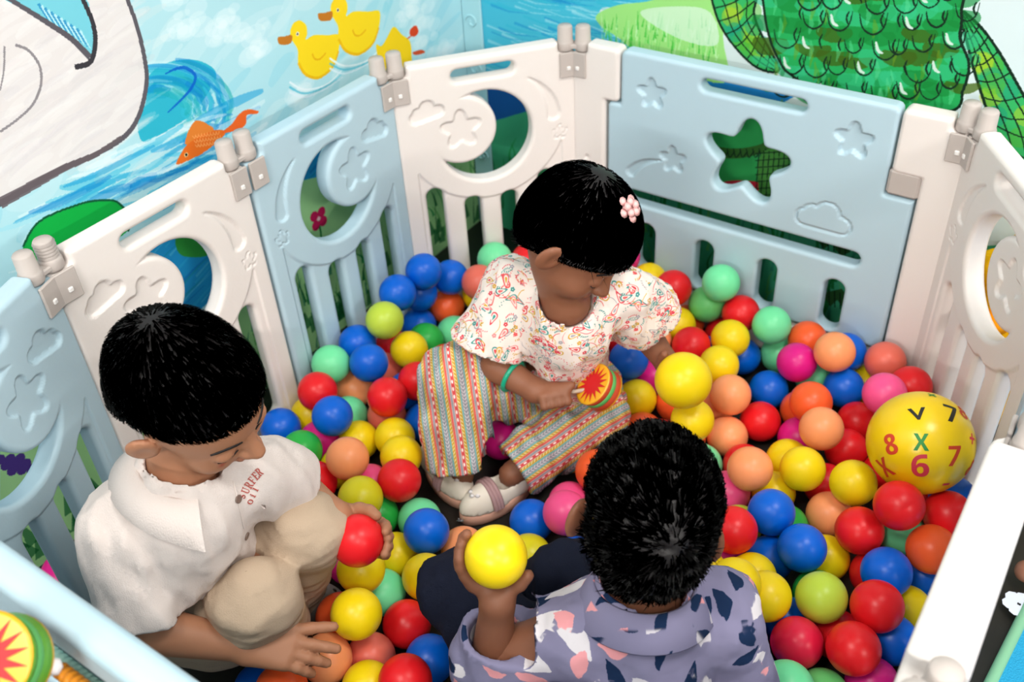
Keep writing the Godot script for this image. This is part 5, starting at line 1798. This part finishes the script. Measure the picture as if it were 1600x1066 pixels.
func make_mesh_of(d: Dictionary) -> ArrayMesh:
	return make_mesh(d.v, d.n, d.i)

func surf_y(f: Field, x: float, z: float) -> float:
	var y := f.o.y + (f.ny - 2) * f.c
	while y > f.o.y and f.value(Vector3(x, y, z)) > 0.0: y -= 0.001
	return y

func up_basis(n: Vector3) -> Basis:
	var s := Vector3.RIGHT if absf(n.x) < 0.8 else Vector3.FORWARD
	var x := (s - n * s.dot(n)).normalized()
	return Basis(x, n, x.cross(n))

func hit_field(f: Field, px: float, py: float, from: float) -> Array:       # where a pixel's ray meets a cloth
	var d := ray(px, py)
	var p := EYE + d * from
	for k in 400:
		var q := (p - f.o) / f.c
		var w := 0.006
		if q.x > 1 and q.y > 1 and q.z > 1 and q.x < f.nx - 2 and q.y < f.ny - 2 and q.z < f.nz - 2:
			w = f.value(p)
			if w < 0.0003: return [p, f.gradient(p)]
		p += d * clampf(w * 0.6, 0.0004, 0.006)
	return [p, Vector3.ZERO]

func flat_text(text: String, size: float) -> TextMesh:
	var tm := TextMesh.new()
	var sf := SystemFont.new()
	sf.font_names = PackedStringArray(["Droid Serif"])
	sf.font_weight = 700
	tm.font = sf
	tm.text = text
	tm.font_size = 48
	tm.pixel_size = size / 34.0
	tm.depth = 0.0006
	return tm

func build_girl(hair: Material, weave: Texture2D) -> void:
	var t := thing("person", "child in a floral blouse and striped flared trousers, sitting with a toy drum", "person", Vector3.ZERO)
	var c := on_y(905, 368, 0.49)
	var b := frame_of(camdir(0.62, -0.75, -0.12), -camdir(-0.4, -0.45, 0.8))
	var neck := on_y(884, 472, 0.37)
	var rs := on_y(798, 446, 0.352)
	var ls := on_y(978, 458, 0.352)
	var chest := on_y(886, 505, 0.31)
	var hip := on_y(876, 598, 0.105)
	var re := on_y(776, 572, 0.222)
	var rw := on_y(836, 610, 0.205)
	var le := on_y(1002, 512, 0.255)
	var lw := on_y(1044, 570, 0.2)
	# right arm, closed round the stick of the drum
	var fr := new_field([re, rw, on_y(900, 625, 0.2)], 0.045, 0.0034)
	fr.cone(re, rw, 0.028, 0.019, 0.006)
	var drum_c := on_y(936, 606, 0.212)
	var st_dir := (on_y(905, 612, 0.205) - on_y(855, 622, 0.198)).normalized()
	var hc := on_y(866, 616, 0.202)
	fr.cone(rw, hc, 0.018, 0.019, 0.012)
	for k in 4:
		var at := hc + st_dir * (0.018 - k * 0.0125) + Vector3(0, 0.006, 0)
		var o := (cam_z * 0.6 + cam_x * 0.45 - cam_y * 0.2)
		o = (o - st_dir * o.dot(st_dir)).normalized()
		var dn := st_dir.cross(o)
		if dn.dot(Vector3.DOWN) < 0: dn = -dn
		var p1 := at + o * 0.012
		var p2 := p1 + o * 0.008 + dn * 0.012
		var p3 := p2 - o * 0.012 + dn * 0.006
		fr.cone(hc, p1, 0.013, 0.0078, 0.008)
		fr.cone(p1, p2, 0.0078, 0.0072, 0.003)
		fr.cone(p2, p3, 0.0072, 0.0064, 0.003)
	fr.cone(hc + Vector3(0, 0.012, 0), hc + st_dir * 0.028 + Vector3(0, 0.012, 0) + cam_z * 0.006, 0.010, 0.007, 0.008)
	# left arm, its hand behind the larger yellow ball
	var fl := new_field([le, lw, BIG], 0.07, 0.0036)
	fl.cone(le, lw, 0.027, 0.019, 0.006)
	var rb := 0.0455
	var pc := BIG + (lw - BIG).normalized() * (rb + 0.012)
	fl.cone(lw, pc, 0.018, 0.016, 0.012)
	for k in 4:
		var d := (pc - BIG).normalized()
		var side := d.cross(cam_z).normalized()
		var base := BIG + (d + cam_x * 0.35 + side * (k * 0.22 - 0.33)).normalized() * (rb + 0.0095)
		fl.cone(pc, base, 0.013, 0.009, 0.01)
		grip(fl, base, cam_x + Vector3.DOWN * 0.5, [0.017, 0.014, 0.01], 0.0076, 0.006, BIG, rb)
	grip(fl, BIG + ((pc - BIG).normalized() + Vector3.UP * 0.3 - cam_x * 0.4).normalized() * (rb + 0.01), Vector3.UP + cam_z * 0.4, [0.016, 0.013], 0.009, 0.0068, BIG, rb)
	var rk := on_y(706, 588, 0.195)
	var ra := on_y(722, 742, 0.05)
	var lk := on_y(928, 652, 0.098)
	var la := on_y(798, 742, 0.058)
	var bf := new_field([rs, ls, hip, rk, lk, ra, la, chest, re, le], 0.09, 0.01)
	bf.cone(chest, hip, 0.055, 0.065, 0.02)
	bf.cone(rs, ls, 0.03, 0.03, 0.02)
	bf.cone(rs, re, 0.03, 0.027, 0.015)
	bf.cone(ls, le, 0.03, 0.027, 0.015)
	bf.cone(hip, rk, 0.05, 0.036, 0.02)
	bf.cone(hip, lk, 0.05, 0.036, 0.02)
	bf.cone(rk, ra, 0.034, 0.022, 0.01)
	bf.cone(lk, la, 0.034, 0.022, 0.01)
	var hf := add_head(t, c, b, 0.93, neck, true, SKIN_B, Color(0.2, 0.06, 0.045), [fr.nets(), fl.nets(), bf.nets()], hair, {"neck": 0.038, "count": 9000, "length": 0.05, "lift": 0.0025, "whorl": Vector3(0.0, 0.085, -0.05), "wide": 0.0014})
	# blouse
	var pat := patterned(paisley_tex(), 0.19, weave)
	var rse := on_y(764, 538, 0.252)
	var lse := on_y(1006, 492, 0.275)
	var sf := new_field([rs, ls, hip, chest, rse, lse, neck], 0.1, 0.0052)
	sf.cone(chest, hip + Vector3(0, 0.02, 0), 0.066, 0.088, 0.03)
	sf.cone(rs, ls, 0.04, 0.04, 0.03)
	sf.cone(chest, neck, 0.062, 0.048, 0.03)
	var rx := (rse - rs).normalized()
	var lx := (lse - ls).normalized()
	sf.cone(rs, rse + rx * 0.03, 0.045, 0.07, 0.02)
	sf.cone(ls, lse + lx * 0.03, 0.044, 0.07, 0.02)
	sf.wrinkle(folds(13, 16.0), 0.009, Vector3(1, 0.35, 1))
	sf.wrinkle(folds(14, 40.0), 0.0025, Vector3(1, 0.4, 1))
	sf.cut(rse, rx, 0.003, 0.09)
	sf.cut(lse, lx, 0.003, 0.09)
	sf.cone(rse - rx * 0.04, rse + rx * 0.06, 0.044, 0.07, 0.002, 1)
	sf.cone(lse - lx * 0.04, lse + lx * 0.06, 0.044, 0.07, 0.002, 1)
	var nk := (c - neck).normalized()
	sf.cone(neck + nk * 0.004 + cam_z * 0.01, neck + nk * 0.08, 0.042, 0.062, 0.004, 1)
	put(t, "blouse", sf.nets(), pat)
	# flared striped trousers
	var stripe := plain(Color.WHITE, 0.9, 0.2)
	stripe.albedo_texture = stripes_tex()
	var pf := new_field([hip, rk, lk, ra, la], 0.11, 0.0056)
	pf.ell(hip + Vector3(0, -0.005, 0), Vector3(0.095, 0.08, 0.085), Basis.IDENTITY, 0.02)
	var rh := hip + Vector3(-0.04, 0.0, 0.01)
	var lh := hip + Vector3(0.04, -0.01, 0.02)
	var rhem := on_y(727, 728, 0.062)
	var lhem := on_y(806, 736, 0.055)
	pf.cone(rh, rk, 0.066, 0.058, 0.02)
	pf.cone(rk, rhem + (rhem - rk).normalized() * 0.03, 0.056, 0.068, 0.02)
	pf.cone(lh, lk, 0.066, 0.056, 0.02)
	pf.cone(lk, lhem + (lhem - lk).normalized() * 0.03, 0.056, 0.056, 0.02)
	pf.wrinkle(folds(31, 13.0), 0.016, Vector3(1.5, 0.5, 1.0))
	pf.cut(rhem, (rhem - rk).normalized(), 0.003, 0.09)
	pf.cut(lhem, (lhem - lk).normalized(), 0.003, 0.075)
	pf.cone(rhem + (rk - rhem).normalized() * 0.04, rhem + (rhem - rk).normalized() * 0.05, 0.036, 0.05, 0.002, 1)
	pf.cone(lhem + (lk - lhem).normalized() * 0.02, lhem + (lhem - lk).normalized() * 0.05, 0.034, 0.04, 0.002, 1)
	pf.cut(Vector3(0, 0.004, 0), Vector3.DOWN, 0.003)
	part("trousers", legs_mesh(pf.nets(), [[rh, rk, rhem], [lh, lk, lhem]], 25.0, 21.0, (cam_z + Vector3.UP * 0.35).normalized()), stripe, t).set_meta("label", "flared trousers with woven stripes")
	# sandals
	var peach := plain(srgb(226, 172, 150), 0.6)
	var cream := plain(srgb(236, 226, 212), 0.7)
	var mauve := plain(srgb(176, 140, 142), 0.7)
	for k in 2:
		var at: Vector3 = [on_y(776, 790, 0.0), on_y(702, 760, 0.0)][k]
		var dir: Vector3 = [Vector3(-0.86, 0, 0.51), Vector3(0.55, 0, 0.83)][k]
		var kb := Basis(Vector3.UP.cross(dir), Vector3.UP, dir)
		var sole := new_st()
		sole.set_smooth_group(0)
		var rows := []
		for lev in 5:
			var row := []
			var y: float = [0.0, 0.003, 0.02, 0.023, 0.023][lev]
			var g: float = [-0.003, 0.0, 0.0, -0.003, -0.035][lev]
			for s in 28:
				var a := TAU * s / 28
				row.append(Vector3(sin(a) * (0.029 + 0.004 * cos(a) + g), y + 0.012 * maxf(0, -cos(a)) * float(lev > 1), cos(a) * (0.07 + g)))
			rows.append(row)
		for lev in 4:
			for s in 28: quad(sole, rows[lev][s], rows[lev][(s + 1) % 28], rows[lev + 1][(s + 1) % 28], rows[lev + 1][s])
		sole.index()
		sole.generate_normals()
		var sh := part("shoe", sole.commit(), peach, t, Transform3D(kb, Vector3(at.x, 0.001, at.z)))
		sh.set_meta("label", "peach soled cream sandal with flower trim")
		var uf := Field.new(Vector3(-0.045, 0.01, -0.085), Vector3(0.045, 0.09, 0.085), 0.0045)
		uf.ell(Vector3(0, 0.022, 0.012), Vector3(0.029, 0.04, 0.058), Basis.IDENTITY, 0.01)
		uf.ell(Vector3(0, 0.04, -0.044), Vector3(0.026, 0.034, 0.024), Basis.IDENTITY, 0.02)
		uf.ell(Vector3(0, 0.068, -0.018), Vector3(0.02, 0.034, 0.03), Basis.IDENTITY, 0.006, 1)
		uf.cut(Vector3(0, 0.022, 0), Vector3.DOWN, 0.002)
		part("upper", make_mesh_of(uf.nets()), cream, sh)
		var band := []
		for s in 13:
			var a := -1.5 + s * 0.25
			band.append(Vector3(sin(a) * 0.031, 0.024 + cos(a) * 0.036, 0.012))
		for w in [-0.006, 0.0, 0.006]:
			var q := []
			for p in band: q.append(p + Vector3(0, 0, w))
			part("strap", tube(q, 0.0042, 6), mauve, sh)
		for s in 5:
			var a := s * TAU / 5
			part("petal", lathe([Vector2(0, -0.003), Vector2(0.005, 0), Vector2(0, 0.003)], 10), plain(srgb(238, 234, 236), 0.4), sh, Transform3D(Basis.IDENTITY, Vector3(cos(a) * 0.008, 0.055, 0.038 + sin(a) * 0.008)))
	# bangle and hair clip
	var wd := (rw - re).normalized()
	var ring := []
	var ux := wd.cross(Vector3.UP).normalized()
	var uy := ux.cross(wd)
	for s in 25:
		var a := TAU * s / 24
		ring.append(re.lerp(rw, 0.42) + ux * cos(a) * 0.0265 + uy * sin(a) * 0.0265)
	var bang := part("bangle", tube(ring, 0.0042, 8), plain(srgb(20, 160, 124), 0.3), t)
	bang.set_meta("label", "green plastic bangle")
	var clip := hit_field(hf, 977, 328, 1.0)
	var pink := plain(srgb(244, 186, 184), 0.6)
	var cl := part("hair_clip", lathe([Vector2(0, -0.002), Vector2(0.007, -0.001), Vector2(0.007, 0.002), Vector2(0, 0.004)], 12), pink, t, Transform3D(up_basis(clip[1]).scaled(Vector3.ONE * 1.4), clip[0] + clip[1] * 0.006))
	cl.set_meta("label", "pink flower hair clip")
	for s in 10:
		var a := TAU * s / 10
		part("petal", lathe([Vector2(0, -0.004), Vector2(0.005, 0), Vector2(0, 0.004)], 8), pink, cl, Transform3D(Basis.from_scale(Vector3(1, 0.7, 1)), Vector3(cos(a) * (0.010 - (s % 2) * 0.004), 0.002 + (s % 2) * 0.004, sin(a) * (0.010 - (s % 2) * 0.004))))
	shift(t, Vector3(hip.x, 0, hip.z))
	# the toy drum she holds
	var dt := thing("rattle_drum", "small toy rattle drum with a red and gold head, held by the child in florals", "toy drum", drum_c)
	var ax := camdir(-0.72, 0.42, 0.55)
	var sx := ax.cross(Vector3.UP).normalized()
	toy_drum(dt, 0.036, 0.028, srgb(196, 70, 40), Transform3D(Basis(sx, ax, sx.cross(ax)), Vector3.ZERO))
	part("stick", tube([hc - st_dir * 0.03 - drum_c, Vector3.ZERO], 0.0034, 8), plain(srgb(190, 170, 150), 0.5), dt)

func build_boy_leaf(hair: Material, weave: Texture2D) -> void:
	var t := thing("person", "child from behind in a grey leaf-print shirt, holding up a yellow ball", "person", Vector3.ZERO)
	var c := on_y(1012, 803, 0.435)
	var b := frame_of(camdir(0.12, 0.55, -0.83), -camdir(0.985, -0.15, 0.0))
	var neck := on_y(1006, 940, 0.322)
	var ls := on_y(900, 988, 0.272)
	var rs := on_y(1122, 962, 0.284)
	var chest := on_y(1008, 985, 0.27)
	var hip := Vector3(0.118, 0.105, -0.6)
	var le := on_y(770, 1030, 0.215)
	var lw := on_y(777, 942, 0.308)
	var fl := new_field([le, lw, HELD_YELLOW], 0.075, 0.0034)
	fl.cone(le, lw, 0.028, 0.0195, 0.006)
	var rb := 0.0366
	var away := -cam_z
	var pc := HELD_YELLOW + (away * 0.55 - cam_y * 0.85 - cam_x * 0.05).normalized() * (rb + 0.012)
	fl.cone(lw, pc, 0.0185, 0.0165, 0.012)
	for k in 4:
		var base := HELD_YELLOW + (away * 0.35 - cam_x * (0.62 - k * 0.06) - cam_y * (0.95 - k * 0.3)).normalized() * (rb + 0.0095)
		fl.cone(pc, base, 0.0138, 0.009, 0.01)
		grip(fl, base, -cam_x * 0.5 + cam_y * 0.75 + cam_z * 0.35, [0.018, 0.014, 0.011], 0.0084, 0.0066, HELD_YELLOW, rb)
	var tb := HELD_YELLOW + (away * 0.3 - cam_y * 0.95 + cam_x * 0.3).normalized() * (rb + 0.010)
	fl.cone(pc, tb, 0.014, 0.0105, 0.01)
	grip(fl, tb, cam_x + cam_y * 0.25 + cam_z * 0.3, [0.018, 0.016], 0.0098, 0.0074, HELD_YELLOW, rb)
	var lk := on_y(722, 925, 0.19)
	var rk := on_y(890, 908, 0.165)
	var la := on_y(800, 950, 0.06)
	var ra := on_y(838, 920, 0.115)
	var re := on_y(1160, 1088, 0.17)
	var bf := new_field([rs, ls, hip, rk, lk, ra, la, chest, re, le], 0.1, 0.011)
	bf.cone(chest, hip, 0.06, 0.075, 0.02)
	bf.cone(rs, ls, 0.034, 0.034, 0.02)
	bf.cone(rs, re, 0.034, 0.03, 0.02)
	bf.cone(ls, le, 0.034, 0.03, 0.02)
	bf.cone(hip, rk, 0.055, 0.04, 0.02)
	bf.cone(hip, lk, 0.055, 0.04, 0.02)
	bf.cone(rk, ra, 0.036, 0.026, 0.01)
	bf.cone(lk, la, 0.036, 0.026, 0.01)
	bf.cone(ra, on_y(820, 932, 0.1), 0.024, 0.022, 0.01)
	add_head(t, c, b, 0.96, neck, false, SKIN_C, Color(0.2, 0.06, 0.045), [fl.nets(), bf.nets()], hair, {"neck": 0.042, "count": 11000, "length": 0.024, "lift": 0.005, "whorl": Vector3(-0.014, 0.05, -0.084), "wide": 0.001, "spike": 1})
	var pat := patterned(leaf_tex(), 0.32, weave)
	var sf := new_field([rs, ls, hip, chest, le, re, neck], 0.11, 0.0056)
	sf.cone(chest, hip, 0.078, 0.1, 0.03)
	sf.cone(rs, ls, 0.048, 0.048, 0.03)
	sf.cone(chest, neck, 0.07, 0.056, 0.03)
	var cuff := on_y(778, 990, 0.262)
	sf.cone(ls, le, 0.052, 0.05, 0.022)
	var cx := (cuff - le).normalized()
	sf.cone(le, cuff + cx * 0.02, 0.049, 0.05, 0.015)
	sf.cone(rs, re, 0.052, 0.05, 0.022)
	sf.wrinkle(folds(43, 10.0), 0.009, Vector3(1, 0.6, 1))
	sf.wrinkle(folds(44, 30.0), 0.0025)
	sf.cut(cuff, cx, 0.003, 0.062)
	sf.cone(cuff - cx * 0.02, cuff + cx * 0.05, 0.034, 0.039, 0.002, 1)
	var nk := (c - neck).normalized()
	sf.cone(neck + nk * 0.004, neck + nk * 0.08, 0.046, 0.054, 0.004, 1)
	var shirt := put(t, "shirt", sf.nets(), pat)
	part("collar", collar_mesh(neck - nk * 0.002, nk, b.z, 0.054, 0.3, 0.028, 0.03), pat, shirt)
	var jean := cloth(srgb(24, 28, 44), weave)
	var pf := new_field([hip, rk, lk, ra, la], 0.1, 0.0065)
	pf.ell(hip + Vector3(0, 0, 0), Vector3(0.098, 0.095, 0.095), Basis.IDENTITY, 0.02)
	pf.cone(hip + Vector3(-0.04, 0, -0.02), lk, 0.072, 0.058, 0.02)
	pf.cone(hip + Vector3(0.03, 0, -0.03), rk, 0.07, 0.055, 0.02)
	pf.cone(lk, la, 0.052, 0.045, 0.02)
	pf.cone(rk, ra, 0.05, 0.042, 0.02)
	pf.wrinkle(folds(51, 18.0), 0.008)
	put(t, "jeans", pf.nets(), jean)
	shift(t, Vector3(hip.x, 0, hip.z))

func build_people() -> void:
	var hair := plain(srgb(24, 21, 22), 0.5, 0.4)
	var weave := noise_tex(0.12, 256, 17, [], true, 5.0)
	build_boy_cream(hair, weave)
	build_girl(hair, weave)
	build_boy_leaf(hair, weave)

func _ready() -> void:
	# camera
	cam_x = Vector3(cos(ROLL), sin(ROLL) * cos(PITCH), -sin(ROLL) * sin(PITCH))
	cam_z = Vector3(0, sin(PITCH), cos(PITCH))
	cam_y = cam_z.cross(cam_x)
	var cam := Camera3D.new()
	cam.name = "camera"
	cam.fov = rad_to_deg(2.0 * atan(533.0 / F))
	cam.near = 0.02
	add_child(cam)
	cam.transform = Transform3D(Basis(cam_x, cam_y, cam_z), EYE)
	cam.current = true
	var lens := CameraAttributesPhysical.new()
	lens.frustum_focal_length = 12.0 / (533.0 / F)
	lens.frustum_focus_distance = 1.28
	lens.exposure_aperture = 5.0
	cam.attributes = lens
	# environment and exposure
	var env := Environment.new()
	env.background_mode = Environment.BG_COLOR
	env.background_color = Color(0.75, 0.8, 0.85)
	env.tonemap_mode = Environment.TONE_MAPPER_LINEAR
	env.tonemap_exposure = 1.0
	env.sdfgi_enabled = true
	env.ssao_enabled = true
	env.ssil_enabled = true
	var we := WorldEnvironment.new()
	we.name = "environment"
	we.environment = env
	add_child(we)
	build_lights()
	# the place
	build_room()
	build_pen()
	build_balls()
	build_toys()
	build_people()
